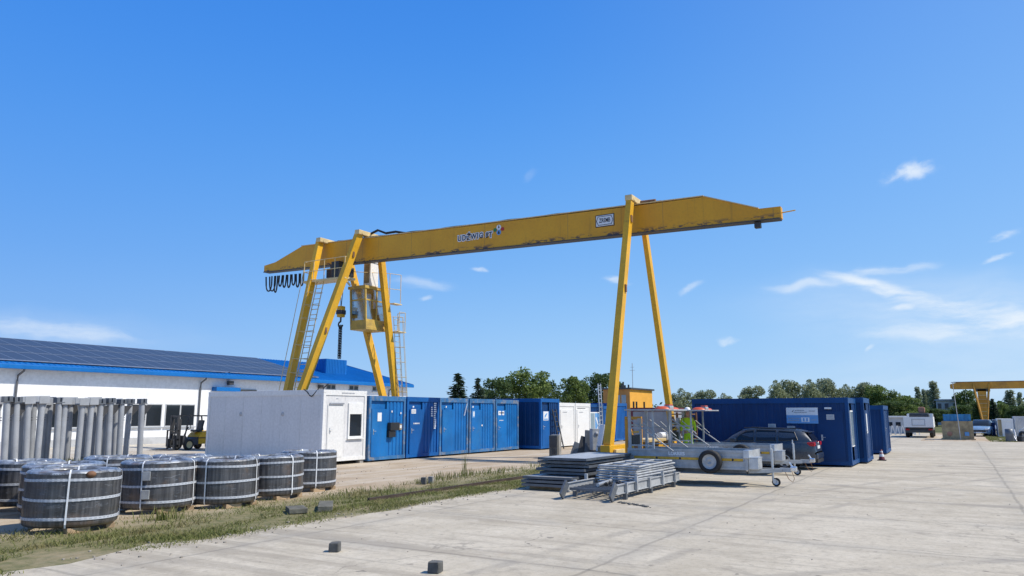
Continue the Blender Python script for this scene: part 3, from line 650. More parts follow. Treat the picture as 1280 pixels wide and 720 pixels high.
# heads clamping the girder
for (x0,x1,y,z) in ((30.35,32.3,11.9,11.62),(30.3,32.5,27.95,12.05),(30.35,32.5,30.95,11.97)):
    MB().bbox(x0,x1,y-.17,y+.17,z-.2,z+.06,.03).tube((x0+.3,y-.19,z-.1),(x0+.3,y+.19,z-.1),.08,10).build('leg_head', M['cream'], crane, True)
MB().tube((31.1,11.6,11.44),(31.1,10.9,11.42),.1,8).tube((31.3,11.5,11.42),(31.3,10.7,11.4),.08,8).build('cable_drum', M['rust'], crane, True)
MB().path([(31.3,28.0,12.0),(31.3,27.3,12.2),(31.3,26.7,11.95),(31.3,26.0,11.95),(31.3,25.2,11.75)], .07, 6).build('cable_bundle', M['black'], crane, True)
for (p_,q_,f_,yo) in (((27.55,11.9,.75),(30.6,11.9,11.62),.9,.17),((27.55,11.9,.75),(30.6,11.9,11.62),.6,.18),((27.6,FA-.25,.75),(30.6,28.0,12.05),.88,.16),((27.6,FA-.25,.75),(30.6,28.0,12.05),.5,.17)):
    P_ = Vector(p_)+(Vector(q_)-Vector(p_))*f_; MB().bbox(P_.x-.07,P_.x+.07,P_.y-yo-.012,P_.y-yo+.05,P_.z-.16,P_.z+.16,.01).build('hand_hole', M['rust'], crane, True)
# sill beams with wheels
for y, x0, x1 in ((11.9,27.2,36.2),(29.55,26.9,36.2)):
    MB().bbox(x0,x1,y-.2,y+.2,.42,.78,.03).build('sill_beam', M['yellow'], crane, True)
    for x in (x0+.4,x0+1.2,x1-1.2,x1-.4):
        MB().lathe([(0,-.07),(.2,-.07),(.2,-.05),(.27,-.05),(.27,.05),(.2,.05),(.2,.07),(0,.07)], 20, (x,y,.37), 'y').build('wheel', M['dark'], crane, True)
    for x in (x0+.35, x1-1.25): MB().bbox(x,x+.9,y-.32,y-.21,.3,.62,.02).build('wheel_guard', M['cream'], crane, True)
MB().bbox(30.6,32.8,11.35,12.3,.8,.92,.02).build('drive_platform', M['cream'], crane, True)
MB().bbox(33.4,34.2,11.5,11.95,.8,1.15,.05).tube((32.9,11.72,1.0),(33.4,11.72,1.0),.16,12).tube((34.2,11.72,1.0),(34.6,11.72,1.0),.1,12).build('drive_motor', M['white2'], crane, True)
# lettering, emblem and maker's plate on the face of the girder
XF = CX0-.004
def on_face(px_y): return zb(px_y)
for wd_, yy_ in (('UDŹWIG',20.82),('8T',19.68)):
    text('capacity_lettering', wd_, .40, M['ink'], crane, (XF-.012,yy_,10.93+(yy_-20.45)*.0233), '-x', .008, .004, squash=.84, gap=1.22); text('lettering_outline', wd_, .40, M['sign'], crane, (XF-.004,yy_,10.93+(yy_-20.45)*.0233), '-x', .05, .003, squash=.84, gap=1.22)
em = MB(); ey, ez = 19.1, 11.1
for (dy,dz,mn) in ((0,.14,'sign'),(0,-.12,'signblue'),(.22,.03,'green'),(-.22,.03,'red')):
    MB().lathe([(0,0),(.135 if mn in('sign','signblue') else .1,0),(.135 if mn in('sign','signblue') else .1,-.01),(0,-.01)], 12, (XF,ey+dy,ez+dz), 'x', smooth=False).build('emblem_field', M[mn], crane, True)
MB().prism([(ey-.05,ez+.1),(ey+.05,ez+.1),(ey,ez+.27)], 'x', XF-.016, XF-.011).prism([(ey-.06,ez-.2),(ey+.06,ez-.2),(ey+.03,ez-.06),(ey-.03,ez-.06)], 'x', XF-.016, XF-.011).build('emblem_figure', M['ink'], crane, True)
py, pz = 13.33, 10.82
pl = MB().bbox(XF-.03,XF+.002,py-.43,py+.43,pz-.25,pz+.25,.008).build('maker_plate', M['sign'], crane, True)
hexo = [(.41,0),(.33,.2),(-.33,.2),(-.41,0),(-.33,-.2),(.33,-.2)]; hm = MB()
for k in range(6):
    a_, b_ = hexo[k], hexo[(k+1)%6]; hm.bar((XF-.035,py+a_[0],pz+a_[1]),(XF-.035,py+b_[0],pz+b_[1]),.022,.01,up=(1,0,0))
hm.build('plate_border', M['ink'], crane, True); text('plate_lettering', 'ZREMB', .29, M['ink'], crane, (XF-.034,py,pz), '-x', .004, .003, squash=.62)
MB().box(XF-.012,XF+.002,py-.47,py+.47,pz-.29,pz-.25).box(XF-.012,XF+.002,py-.47,py+.47,pz+.25,pz+.29).box(XF-.012,XF+.002,py+.43,py+.47,pz-.25,pz+.25).box(XF-.012,XF+.002,py-.47,py-.43,pz-.25,pz+.25).build('plate_frame', M['dark'], crane, True)
# festoon cable at the far end
for k in range(9):
    y = 33.0 + k*.36 if k < 6 else 35.2+(k-6)*.32; dp = (.75 if k < 6 else .95)+.08*math.sin(k*2.3); ww = .13 if k < 7 else .26
    zt = zb(y)-.28; pts = [(31.19,y-ww,zt)]
    for s in range(1,8): a = PI*s/8; pts.append((31.19+.03*math.sin(k), y-ww*math.cos(a)*(1.0), zt-dp*math.sin(a)**.55))
    pts.append((31.19,y+ww,zt)); MB().path(pts, .045, 6).build('cable_loop', M['black'], crane, True)
# hoist trolley, rope and hook block under the girder
MB().bbox(30.85,31.55,29.2,30.7,9.7,10.25,.04).bbox(30.95,31.0,29.4,30.5,10.25,10.5,.01).build('hoist_trolley', M['blackp'], crane, True)
MB().tube((31.5,29.9,9.65),(31.5,30.05,8.1),.02,6).tube((31.5,30.15,9.65),(31.5,30.08,8.1),.02,6).build('hoist_rope', M['dark'], crane, True)
hb = MB().bbox(31.32,31.68,29.88,30.22,7.45,8.1,.06).build('hook_block', M['yellow'], crane, True); MB().box(31.3,31.7,29.86,30.24,7.62,7.86).build('stripe', M['ink'], crane, True)
hk = MB().path([(31.5,30.05,7.45),(31.5,30.05,7.2)]+[(31.5,30.05+.16*math.sin(a),7.04+.16*math.cos(a)) for a in [k*.5 for k in range(10)]], .05, 8).build('hook', M['dark'], crane, True)
ch = thing('lifting_chain', 'black lifting chain hanging from the hook of the large crane', 'chain', (31.5,30.05,5.0))
cm = MB()
for k in range(13):
    z = 1.86 - k*.14
    for s in (-.07,.07):
        pts = [(s+(.05*math.cos(a) if k%2 else 0), (0 if k%2 else .05*math.cos(a)), z+.1*math.sin(a)) for a in [q*PI/5 for q in range(11)]]
        cm.path(pts, .028, 5)
cm.build('links', M['blackp'], ch); MB().lathe([(.1,-.03),(.13,0),(.1,.03),(.07,0)], 16, (0,0,1.9), 'y', True).build('ring', M['dark'], ch)
# walkway with railing, ladders
pf = MB().bbox(29.85,30.7,28.3,31.5,9.32,9.44,.015).bar((29.9,28.4,9.35),(30.4,28.4,9.0),.08,.08).bar((29.9,31.3,9.35),(30.4,31.3,8.9),.08,.08).build('walkway', M['cream'], crane, True)
rl = MB()
for y in (28.35,29.1,29.9,30.7,31.45): rl.tube((29.88,y,9.44),(29.88,y,10.55),.025,6)
for z in (9.95,10.55): rl.tube((29.88,28.35,z),(29.88,31.45,z),.022,6); rl.tube((29.88,31.45,z),(30.6,31.45,z),.022,6); rl.tube((29.88,28.35,z),(30.6,28.35,z),.022,6)
rl.build('railing', M['cream'], crane, True)
MB().bbox(30.2,30.7,29.1,29.7,9.44,10.45,.05).build('switch_cabinet', M['blackp'], crane, True)
def ladder(p, q, w, r, cage, axis=(0,1,0), mat='cream', cd=(-1,0,0), step=.32):
    p = Vector(p); q = Vector(q); a = Vector(axis); L = (q-p).length; m = MB()
    for s in (-w/2,w/2): m.tube(p+a*s, q+a*s, r, 6)
    k = int(L/step)
    for i in range(k): c = p+(q-p)*((i+.5)/k); m.tube(c-a*w/2, c+a*w/2, r*.7, 5)
    m.build('ladder', M[mat], crane, True)
    if cage:
        m = MB(); cd = Vector(cd)
        for i in range(cage+1):
            c = p+(q-p)*(.22+.78*i/cage); pts = [c + a*(w/2+.03)*math.cos(t_)*1.25 + cd*.62*math.sin(t_) for t_ in [PI*j/8 for j in range(9)]]; m.path(pts, .018, 5)
        for t_ in (PI*.25,PI*.5,PI*.75):
            o = a*(w/2+.03)*1.25*math.cos(t_) + cd*.62*math.sin(t_); m.tube(p+(q-p)*.22+o, q+o, .014, 5)
        m.build('ladder_cage', M[mat], crane, True)
ladder((28.15,29.85,2.6),(30.1,30.35,9.4),.5,.03,7,cd=(-.55,.8,.1))
MB().tube((27.9,31.0,2.4),(30.0,31.55,10.4),.02,5).build('handrail', M['cream'], crane, True)
ladder((35.2,28.35,.9),(33.95,28.0,7.6),.34,.02,6,axis=(.8,-.5,0),cd=(.3,-.5,0))
up = MB()
for x, y in ((33.3,28.0),(34.0,27.75)): up.tube((x,y,8.4),(x,y,10.1),.022,6)
for z in (9.2,10.1): up.tube((33.3,28.0,z),(34.0,27.75,z),.018,6); up.tube((31.6,29.6,z),(33.3,28.0,z),.018,6)
up.build('railing', M['cream'], crane, True); MB().bbox(33.4,34.1,27.7,28.1,8.3,8.36,.01).build('walkway', M['cream'], crane, True); MB().bbox(33.9,34.6,27.75,28.5,6.7,6.76,.01).build('walkway', M['cream'], crane, True)
lr = MB()
for x, y in ((34.0,27.8),(34.55,27.8),(34.58,28.4)): lr.tube((x,y,6.78),(x,y,7.9),.022,6)
for z in (7.35,7.9): lr.tube((34.0,27.8,z),(34.55,27.8,z),.016,6); lr.tube((34.55,27.8,z),(34.58,28.4,z),.016,6)
lr.build('railing', M['cream'], crane, True)
# operator cab
X0,X1,Y0,Y1,Z0,Z1 = 31.9,33.85,28.6,29.8,6.8,9.15
cabp = MB(); cp = .09
cabp.bbox(X0-.1,X1+.05,Y0-.05,Y1+.08,Z1-.06,Z1+.12,.03); cabp.bbox(X0+.12,X1,Y0,Y1,Z0-.05,Z0+.12,.02)
# the front (towards -x) leans outwards to the top
for y in (Y0,Y1-cp):
    cabp.bar((X0+.17,y+cp/2,Z0+.1),(X0+.02,y+cp/2,Z1-.05),cp,cp); cabp.box(X1-cp,X1,y,y+cp,Z0+.1,Z1-.05)
cabp.bar((X0+.06,Y0+cp,8.45),(X0+.06,Y1-cp,8.45),.07,.08); cabp.box(X0+.1,X1-cp,Y0+.02,Y0+.07,8.42,8.5)
cabp.box((X0+X1)/2,(X0+X1)/2+.08,Y0+.015,Y0+.08,Z0+.1,Z1-.05)
cabp.bar((X0+.155,Y0+cp,Z0+.28),(X0+.155,Y1-cp,Z0+.28),.06,.42); cabp.box(X0+.2,X1-cp,Y0+.02,Y0+.06,Z0+.1,Z0+.55); cabp.box(X0+.2,X1-cp,Y1-.06,Y1-.02,Z0+.1,Z0+.9); cabp.box(X1-.06,X1-.02,Y0+cp,Y1-cp,Z0+.1,Z0+1.0)
cabo = cabp.build('operator_cab', M['cabframe'], crane, True)
gl = MB(); gl.add([(X0+.15,Y0+cp,Z0+.4),(X0+.15,Y1-cp,Z0+.4),(X0+.05,Y1-cp,Z1-.06),(X0+.05,Y0+cp,Z1-.06)], [(0,1,2,3)]); gl.add([(X0+.15,Y0+.04,Z0+.5),(X1-.09,Y0+.04,Z0+.5),(X1-.09,Y0+.04,Z1-.06),(X0+.05,Y0+.04,Z1-.06)], [(0,1,2,3)])
gl.add([(X0+.15,Y1-.04,Z0+.9),(X1-.09,Y1-.04,Z0+.9),(X1-.09,Y1-.04,Z1-.06),(X0+.05,Y1-.04,Z1-.06)], [(0,1,2,3)]); gl.add([(X1-.05,Y0+.09,Z0+1.0),(X1-.05,Y1-.09,Z0+1.0),(X1-.05,Y1-.09,Z1-.06),(X1-.05,Y0+.09,Z1-.06)], [(0,1,2,3)])
w2 = gl.build('window', M['cabglass'], cabo); w2.location = (-31.5,-20,0)
st = MB().bbox(32.8,33.3,28.95,29.4,7.3,7.45,.04).bbox(33.25,33.38,28.95,29.4,7.45,8.1,.04).box(32.95,33.15,29.08,29.28,6.92,7.3).build('seat', M['blackp'], cabo); st.location = (-31.5,-20,0)
eb = MB().bbox(32.4,33.1,28.72,29.25,9.32,10.7,.03).box(32.35,33.15,28.68,29.3,10.703,10.75).box(32.5,33.0,28.8,29.2,9.27,9.318).build('electrical_cabinet', M['white2'], crane, True)
MB().box(32.37,32.4,28.8,29.18,9.5,10.6).build('cabinet_door', M['tan'], crane, True)
# rails
M['railsteel'] = pm('old_rail_steel', (.07,.05,.04), .7, metal=.3, var=.25, vs=3)
for y, lab in ((11.9,'rusty crane rail half buried in the weedy grass strip'),(29.55,'crane rail running between the containers and the hall')):
    rm = MB(); rm.box(13.6 if y < 20 else -5, 84, y-.028, y+.028, .03, .075).box(13.6 if y < 20 else -5, 84, y-.05, y+.05, .0, .03); tag(rm.build('crane_rail', M['railsteel']), lab, 'rail', 'crane rails')
# ------------------------------------------------------------------ coils of hose in film
def make_coil():
    T = thing('hose_coil', 'x', 'coil', (0,0,0), 0, 'coils of dark hose wrapped in film'); R, Hh = .74, .93
    prof = []
    for k in range(13):
        z = .05 + k*(Hh-.09)/12; prof.append((R + .004*math.sin(k*2.1) + .006*math.sin(PI*k/12), z))
    m = MB(); m.lathe([(.52,.02),(R-.05,.0),(R-.01,.03)] + prof, 220, (0,0,0), rip=.007)
    m.lathe([(R-.235,.06),(R-.235,Hh-.03)], 60); m.build('body', M['coil'], T)
    tp = [(R+.001,Hh-.045),(R-.006,Hh-.024),(R-.03,Hh-.006)]
    for k in range(3):
        r0 = R-.05-k*.052; tp += [(r0,Hh-.004),(r0-.026,Hh+.012),(r0-.05,Hh-.004)]
    tp += [(R-.22,Hh-.03),(R-.245,Hh-.12),(R-.25,Hh-.3)]
    m = MB(); m.lathe(tp, 72); r_ = random.Random(4); v2 = []
    for (x,y,z) in m.v:
        a = math.atan2(y,x); v2.append((x,y,z+.007*math.sin(a*3+1)+.004*math.sin(a*7)+r_.uniform(-.002,.002)))
    m.v = v2; m.build('top_film', M['film'], T)
    for z in (.14,.46,.78):
        m = MB(); r0 = R+.016
        m.lathe([(r0-.02,z-.024),(r0-.002,z-.022),(r0-.002,z+.022),(r0-.02,z+.024)], 90, smooth=False)
        m.v = [(x,y,zz+.008*math.sin(math.atan2(y,x)*2+z*9)) for x,y,zz in m.v]; m.build('strap', M['strap'], T)
    for a in (.55,2.15,3.7,5.2):
        m = MB(); d = Vector((math.cos(a),math.sin(a),0)); n = Vector((-d.y,d.x,0)); P = [(.485,.1),(.485,Hh-.05),(.53,Hh+.022),(.68,Hh+.024),(.748,Hh-.03),(.762,Hh-.1),(.766,.06),(.74,.0)]; vs = []
        for r0, z in P:
            for s in (-.014,.014): p = d*r0+n*s; vs.append((p.x,p.y,z))
        m.add(vs, [(2*i,2*i+1,2*i+3,2*i+2) for i in range(len(P)-1)]); m.build('upright_strap', M['sign'], T)
    return T
coil0 = make_coil(); M['stripe2'] = M['stripe']
coils = [  # x, y, turn, size, label
 (7.78,13.68,.4,1.0,'big dark hose coil with a split film patch, nearest to the camera'),
 (6.1,15.05,1.2,1.0,'hose coil cut by the photo edge, behind the nearest coil'),
 (8.75,15.75,2.0,1.0,'hose coil half hidden between the nearest coil and the grey tagged coil'),
 (10.12,14.65,.0,1.0,'hose coil with two grey tags on its strap, fourth from the white office end'),
 (11.4,14.2,3.0,1.0,'hose coil in the front row, third from the white office end'),
 (13.05,14.5,4.1,.99,'hose coil in the front row, second from the white office end'),
 (14.82,15.1,5.3,.98,'hose coil at the end of the front row, closest to the white office'),
 (7.2,17.0,.9,.98,'hose coil of the back row, near the photo edge below the grey posts'),
 (8.9,17.5,2.6,.98,'hose coil of the back row, behind the half hidden coil'),
 (10.6,16.9,1.7,.98,'hose coil of the back row, behind the grey tagged coil'),
 (12.2,16.8,4.4,.97,'hose coil of the back row, closest to the forklift')]
for i, (x,y,a,s,lab) in enumerate(coils):
    c = coil0 if i == 0 else copy_tree(coil0); c.location = (x,y,.09); c.rotation_euler = (0,0,a); c.scale = (s,s,s*(1+.02*math.sin(i*2.3))); c.rotation_euler.x = .012*math.sin(i*1.7); c.rotation_euler.y = .012*math.cos(i*2.9); c['label'] = lab
    if i == 3:
        for z in (.3,.66): MB().bbox(-.08,.08,-.79,-.76,z-.09,z+.09,.01).build('tag', M['galv'], c)
tg = [ch for ch in bpy.data.objects if ch.name.startswith('tag') and ch.parent]
for o in tg: o.location = (0,0,0); o.rotation_euler = (0,0,-.9)
fp = MB().lathe([(0,.055),(.06,.045),(.1,0),(.06,-.05),(0,-.06)], 16, (0,0,0), 'y').build('film_bulge', M['rust'], coil0)
fp.location = (.735*math.cos(-1.75-.4), .735*math.sin(-1.75-.4), .87); fp.rotation_euler = (0,0,-1.75-.4+PI/2); fp.scale = (.85,.8,.6)
wp = None
for i, (x,y,a,s,lab) in enumerate(coils):
    if y > 15.9: continue
    for k, aa in enumerate((-1.9,-.6)):
        bx = x + .6*math.cos(aa); by = y + .6*math.sin(aa)
        b = MB().bbox(-.07,.07,-.19,.19,0,.088,.008).build('timber_block', M['wood']); b.location = (bx,by,0); b.rotation_euler = (0,0,aa+.25)
        tag(b, 'pale timber block under the ' + ('nearest hose coil' if i == 0 else 'front row hose coils') , 'block', 'timber blocks under the coils')
# ------------------------------------------------------------------ grey steel posts with flanged heads
def make_post(head):
    T = thing('steel_post', 'x', 'post', (0,0,0), 0, 'grey steel posts stood up behind the coils'); s = MB()
    s.tube((0,0,.06),(0,0,2.42),.118,20,cap=False); s.build('shaft', M['post'], T)
    h = MB()
    if head:
        h.bbox(-.19,.19,-.2,-.17,2.36,2.66,.01).bbox(-.19,.19,.17,.2,2.36,2.66,.01).bbox(-.19,.19,-.17,.17,2.4,2.44,.005)
        h.prism([(-.125,2.1),(-.19,2.38),(.19,2.38),(.125,2.1)], 'y', -.02, .02)
    else:
        h.bbox(-.16,.16,-.16,.16,2.42,2.46,.008); h.bbox(-.15,-.03,-.15,.15,2.46,2.64,.008).bbox(.03,.15,-.15,.15,2.46,2.64,.008)
    h.build('head', M['post'] if head else M['galv_d'], T)
    b = MB().bbox(-.22,.22,-.22,.22,.0,.025,.006)
    for a in range(4):
        d = (math.cos(a*PI/2),math.sin(a*PI/2)); b.add([(d[0]*.1-d[1]*.01,d[1]*.1+d[0]*.01,.025),(d[0]*.21-d[1]*.01,d[1]*.21+d[0]*.01,.025),(d[0]*.1-d[1]*.01,d[1]*.1+d[0]*.01,.26),(d[0]*.1+d[1]*.01,d[1]*.1-d[0]*.01,.025),(d[0]*.21+d[1]*.01,d[1]*.21-d[0]*.01,.025),(d[0]*.1+d[1]*.01,d[1]*.1-d[0]*.01,.26)],[(0,1,2),(5,4,3),(0,3,4,1),(1,4,5,2),(2,5,3,0)])
    b.build('foot_plate', M['galv_d'], T)
    g = MB()
    for z in (1.72,1.82): g.box(.1,.17,-.03,.03,z,z+.03)
    g.build('lug', M['dark'], T); return T
# foot x, head x, y, head kind
POSTS = [(15.04, 14.89, 31.9, 1), (15.04, 14.9, 31.2, 0), (15.58, 15.4, 31.9, 0), (15.4, 15.24, 31.2, 0), (16.01, 15.82, 31.9, 0), (15.81, 15.67, 31.2, 1), (16.34, 16.24, 31.9, 1), (16.22, 16.18, 31.2, 1), (16.74, 16.68, 31.9, 1), (16.93, 16.86, 31.9, 0), (16.93, 16.83, 31.2, 0), (17.11, 17.08, 31.2, 1), (17.76, 17.66, 31.9, 1), (17.79, 17.77, 31.2, 1), (18.32, 18.33, 31.9, 1), (18.19, 18.17, 31.2, 1), (18.76, 18.71, 31.9, 1), (18.63, 18.56, 31.2, 0), (19.22, 19.16, 31.9, 0), (19.08, 18.98, 31.2, 0), (19.79, 19.68, 31.9, 1), (19.57, 19.5, 31.2, 0), (20.31, 20.33, 31.9, 0), (20.53, 20.43, 31.2, 0)]
pr_ = [make_post(0), make_post(1)]; used = [0,0]
ords = ['fifth','sixth','seventh','eighth','ninth','tenth']
for i, (xb, xt, yy, hd) in enumerate(POSTS):
    p = pr_[hd] if not used[hd] else copy_tree(pr_[hd]); used[hd] = 1
    p.location = (xb, yy, .0); p.rotation_euler = (rnd.uniform(-.01,.01), math.atan((xt-xb)/2.6), rnd.uniform(-.15,.15))
    p.scale = (1,1,1.0 + rnd.uniform(-.015,.015))
    nR = len(POSTS)-1-i
    words = ['first','second','third','fourth','fifth','sixth','seventh','eighth','ninth','tenth','eleventh','twelfth','thirteenth','fourteenth','fifteenth','sixteenth','seventeenth','eighteenth','nineteenth','twentieth','twenty-first','twenty-second','twenty-third','twenty-fourth']
    p['label'] = 'grey steel post standing alone at the forklift end of the bunch' if nR == 0 else 'grey steel post with %s head, %s counted from the forklift end' % ('a flat forked' if hd else 'a small square', words[nR])
    if i in (1,12):
        m = MB().prism([(.1,2.35),(.52,2.35),(.1,1.85)], 'y', -.02, .02).build('bracket', M['dark'], p)
# ------------------------------------------------------------------ forklift
fk = thing('forklift', 'worn black and yellow forklift parked beside the white hall', 'forklift', (27.6,37.5,0))
cw = MB().prism([(.25,.32),(1.35,.3),(1.42,.6),(1.36,.98),(1.15,1.04),(.45,.95),(.25,.75)], 'y', -.5, .5); cw.build('counterweight', M['yellow'], fk)
MB().prism([(-.75,.28),(.25,.28),(.25,.7),(.1,.62),(-.45,.62),(-.6,.8),(-.75,.8)], 'y', -.48, .48).build('chassis', M['dark'], fk)
MB().box(.25,1.3,-.505,.505,.62,.67).build('trim_band', M['blackp'], fk)
og = MB()
for y in (-.45,.45):
    og.bar((-.62,y,.75),(-.42,y,1.88),.06,.06); og.bar((-.42,y,1.9),(1.05,y,1.86),.07,.06); og.bar((1.05,y,1.86),(1.2,y,1.0),.06,.06)
for k in range(7): og.bar((-.35+k*.22,-.45,1.9),(-.35+k*.22,.45,1.9),.04,.03)
og.build('overhead_guard', M['blackp'], fk)
ms = MB()
for y in (-.3,.3): ms.box(-1.02,-.92,y-.05,y+.05,.1,1.9).box(-.9,-.82,y-.05,y+.05,.15,1.7)
ms.box(-1.0,-.85,-.3,.3,1.8,1.9).box(-1.0,-.85,-.3,.3,.9,1.0); ms.tube((-.93,0,.2),(-.93,0,1.5),.045); ms.build('mast', M['dark'], fk)
MB().box(-1.1,-1.03,-.5,.5,.2,.3).box(-1.1,-1.03,-.5,.5,.55,.63).box(-1.1,-1.03,-.5,-.44,.2,1.1).box(-1.1,-1.03,.44,.5,.2,1.1).box(-1.1,-1.05,-.5,.5,1.05,1.1).build('carriage', M['blackp'], fk)
for y in (-.28,.28): MB().box(-1.17,-1.11,y-.06,y+.06,.05,.62).prism([(-1.17,.05),(-2.2,.05),(-2.2,.065),(-1.17,.1)], 'y', y-.06, y+.06).build('fork', M['dark'], fk)
def wheel_(T, c, r, w, mt='black', rim='alu', axis='y', spokes=0, name='wheel'):
    o = MB().lathe([(r*.62,-w/2),(r*.9,-w/2),(r,-w*.3),(r,w*.3),(r*.9,w/2),(r*.62,w/2)], 28, c, axis, True).build(name, M[mt], T)
    m = MB().lathe([(0,-w*.2),(r*.15,-w*.3),(r*.2,-w*.42),(r*.3,-w*.32),(r*.52,-w*.3),(r*.6,-w*.45),(r*.645,-w*.47),(r*.645,w*.47),(r*.6,w*.45),(r*.3,w*.3),(0,w*.3)], 24, c, axis); m.build('rim', M[rim], o); return o
for y in (-.5,.5): wheel_(fk, (-.4,y,.3), .3, .2, 'black', 'cream'); wheel_(fk, (.95,y,.24), .24, .18, 'black', 'dark')
MB().bbox(.2,.65,-.25,.25,.98,1.1,.04).bar((.62,0,1.1),(.75,0,1.62),.42,.1,up=(1,0,0)).build('seat', M['blackp'], fk)
MB().tube((-.35,0,.8),(-.1,0,1.25),.03).lathe([(.15,-.02),(.18,0),(.15,.02),(.13,0)], 18, (-.08,0,1.27), 'x', True).build('steering_wheel', M['blackp'], fk)
# ------------------------------------------------------------------ loose concrete pieces
def blocky(name, label, cat, loc, d, rz, mat, group=None):
    o = MB().bbox(-d[0]/2,d[0]/2,-d[1]/2,d[1]/2,0,d[2],min(d)*.12).build(name, M[mat]); r_ = random.Random(int(loc[0]*100))
    for v in o.data.vertices: v.co += Vector((r_.uniform(-1,1),r_.uniform(-1,1),r_.uniform(-1,1)))*min(d)*.04
    o.location = loc; o.rotation_euler = (0,0,rz); return tag(o, label, cat, group)
M['mossy'] = pm('mossy_concrete', (.13,.125,.1), .9, var=.3, vs=6, bump=.4)
blocky('concrete_block', 'small dark concrete cube alone on the pale yard', 'block', (8.5,8.05,.004), (.17,.15,.13), .5, 'concd')
blocky('concrete_block', 'small dark block at the bottom edge of the photo', 'block', (8.06,5.9,.004), (.16,.15,.14), .2, 'concd')
blocky('concrete_slab', 'broken concrete slab lying nearer the coils in the grass', 'slab', (11.35,11.85,.01), (.6,.36,.1), .95, 'mossy')
blocky('concrete_slab', 'longer mossy concrete slab lying in the grass beside another', 'slab', (12.05,11.72,.0), (1.05,.3,.12), .75, 'mossy')
for i, (u, lab) in enumerate(((17.6,'darker of two upright stubs in the grass by the rail'),(17.95,'paler upright stub beside the dark one in the grass'))):
    blocky('rail_stub', lab, 'block', (u,13.35,0), (.14,.14,.2), .4, 'concd' if i == 0 else 'conc')
# ------------------------------------------------------------------ stack of steel floor panels
def panel_proto(L, W, h):
    T = thing('steel_platform', 'x', 'platform', (0,0,0), 0, 'steel floor panels in the stack')
    m = MB(); m.box(0,L,0,.05,0,h).box(0,L,W-.05,W,0,h).box(0,.05,.05,W-.05,0,h).box(L-.05,L,.05,W-.05,0,h); m.build('rim', M['galv_d'], T)
    m = MB(); x = .05
    m.box(.05,L-.05,.05,W-.05,h-.02,h-.008); m.build('deck', M['galv'], T); return T
pp = panel_proto(3.3,1.45,.064)
lay = [(17.7,8.72,'lowest steel panel jutting out on the grass side of the stack'),(17.72,8.74,'second lowest steel panel of the jutting pair'),(17.74,8.71,'third steel panel from the ground, topmost of the jutting ones'),(18.3,8.5,'fourth steel panel from the ground'),(18.24,8.58,'fifth steel panel from the ground'),(18.36,8.5,'third steel panel from the top of the stack'),(18.28,8.56,'second steel panel from the top of the stack'),(18.2,8.5,'flat grey panel on top of the stack with its deck in the sun')]
for i, (x,y,lab) in enumerate(lay):
    c = pp if i == 0 else copy_tree(pp); c.location = (x,y,.11+i*.094); c.rotation_euler = (0,0,rnd.uniform(-.012,.012)); c['label'] = lab
for i, x in enumerate((18.0,19.3,20.6)):
    tag(MB().box(x,x+.1,8.6,10.1,.004,.106).build('timber_bearer', M['wood']), 'timber bearer under the stack of steel panels', 'bearer', 'bearers under the panel stack')
for i in range(5):
    for j, (xx,yy) in enumerate(()): pass
# steel base frame with guard rails lying on it
bf = thing('steel_pallet', 'long low galvanised base frame loaded with rail frames', 'frame', (18.8,7.6,0))
BX0,BX1,BY0,BY1 = 16.45,21.05,6.95,8.2
m = MB()
for y in (BY0,BY1): m.box(BX0,BX1,y-.006,y+.006,.16,.36).box(BX0,BX1,y-.04,y+.04,.15,.165).box(BX0,BX1,y-.04,y+.04,.355,.37)
m.build('side_channel', M['galv'], bf, True)
m = MB(); x = BX0+.03
while x < BX1: m.box(x,x+.06,BY0+.05,BY1-.05,.2,.26); x += .22
for y in (7.2,7.55,7.9): m.box(BX0,BX1,y,y+.05,.15,.2)
m.build('bed_slats', M['galv_d'], bf, True)
for x in (16.9,18.6,20.4):
    for y in (BY0-.03,BY1+.03): MB().box(x,x+.09,y-.045,y+.045,.004,.15).build('foot', M['galv_d'], bf, True)
for x in (16.95,17.6,18.5,19.5,20.5):
    for y in (BY0-.045,BY1+.045): MB().bbox(x,x+.07,y-.035,y+.035,.13,.5 if x in (17.6,19.5) else .4,.004).build('stake', M['galv'], bf, True)
for y in (BY0,BY1): MB().bar((BX0,y,.37),(BX0-.3,y,.08),.05,.2).build('end_bracket', M['galv_d'], bf, True)
def guard():
    T = thing('guard_rail', 'x', 'frame', (0,0,0), 0, 'guard rail frames stacked on the base'); m = MB(); L, W = 2.9, 1.05
    for y in (0,W/2,W): m.tube((0,y,.03),(L,y,.03),.026,8)
    for x in (0,.95,1.9,L): m.tube((x,0,.03),(x,W,.03),.026,8)
    m.build('tubes', M['galv'] , T); return T
gp = guard(); gl_ = ['lowest','second lowest','third lowest','middle','third from the top','second from the top','topmost, slightly skewed']
for i in range(7):
    c = gp if i == 0 else copy_tree(gp); c.location = (17.95+rnd.uniform(-.05,.1)+i*.02, 7.05+rnd.uniform(-.03,.05), .275+i*.062); c.rotation_euler = (rnd.uniform(-.005,.005),0,rnd.uniform(-.03,.03)*(1+(i>4)))
    c['label'] = 'galvanised rail frame, %s in the pile on the base frame' % gl_[i]
sp = MB().tube((0,0,0),(1.1,.12,.02),.045,12).build('steel_pipe', M['alu']); sp.location = (16.9,7.6,.31); tag(sp, 'short pale steel pipe lying on the bed slats of the base frame', 'pipe')
chn = MB()
for k in range(26):
    a = random.Random(k).uniform(0,6.28); x, y = 17.45+random.Random(k+50).uniform(-.22,.3), 7.45+random.Random(k+90).uniform(-.3,.25)
    chn.lathe([(.035,-.012),(.05,0),(.035,.012),(.025,0)], 10, (x,y,.29+.012*(k%3)), 'z' if k%2 else 'x', True)
tag(chn.build('chain', M['dark']), 'heap of dark chain links on the base frame bed', 'chain')
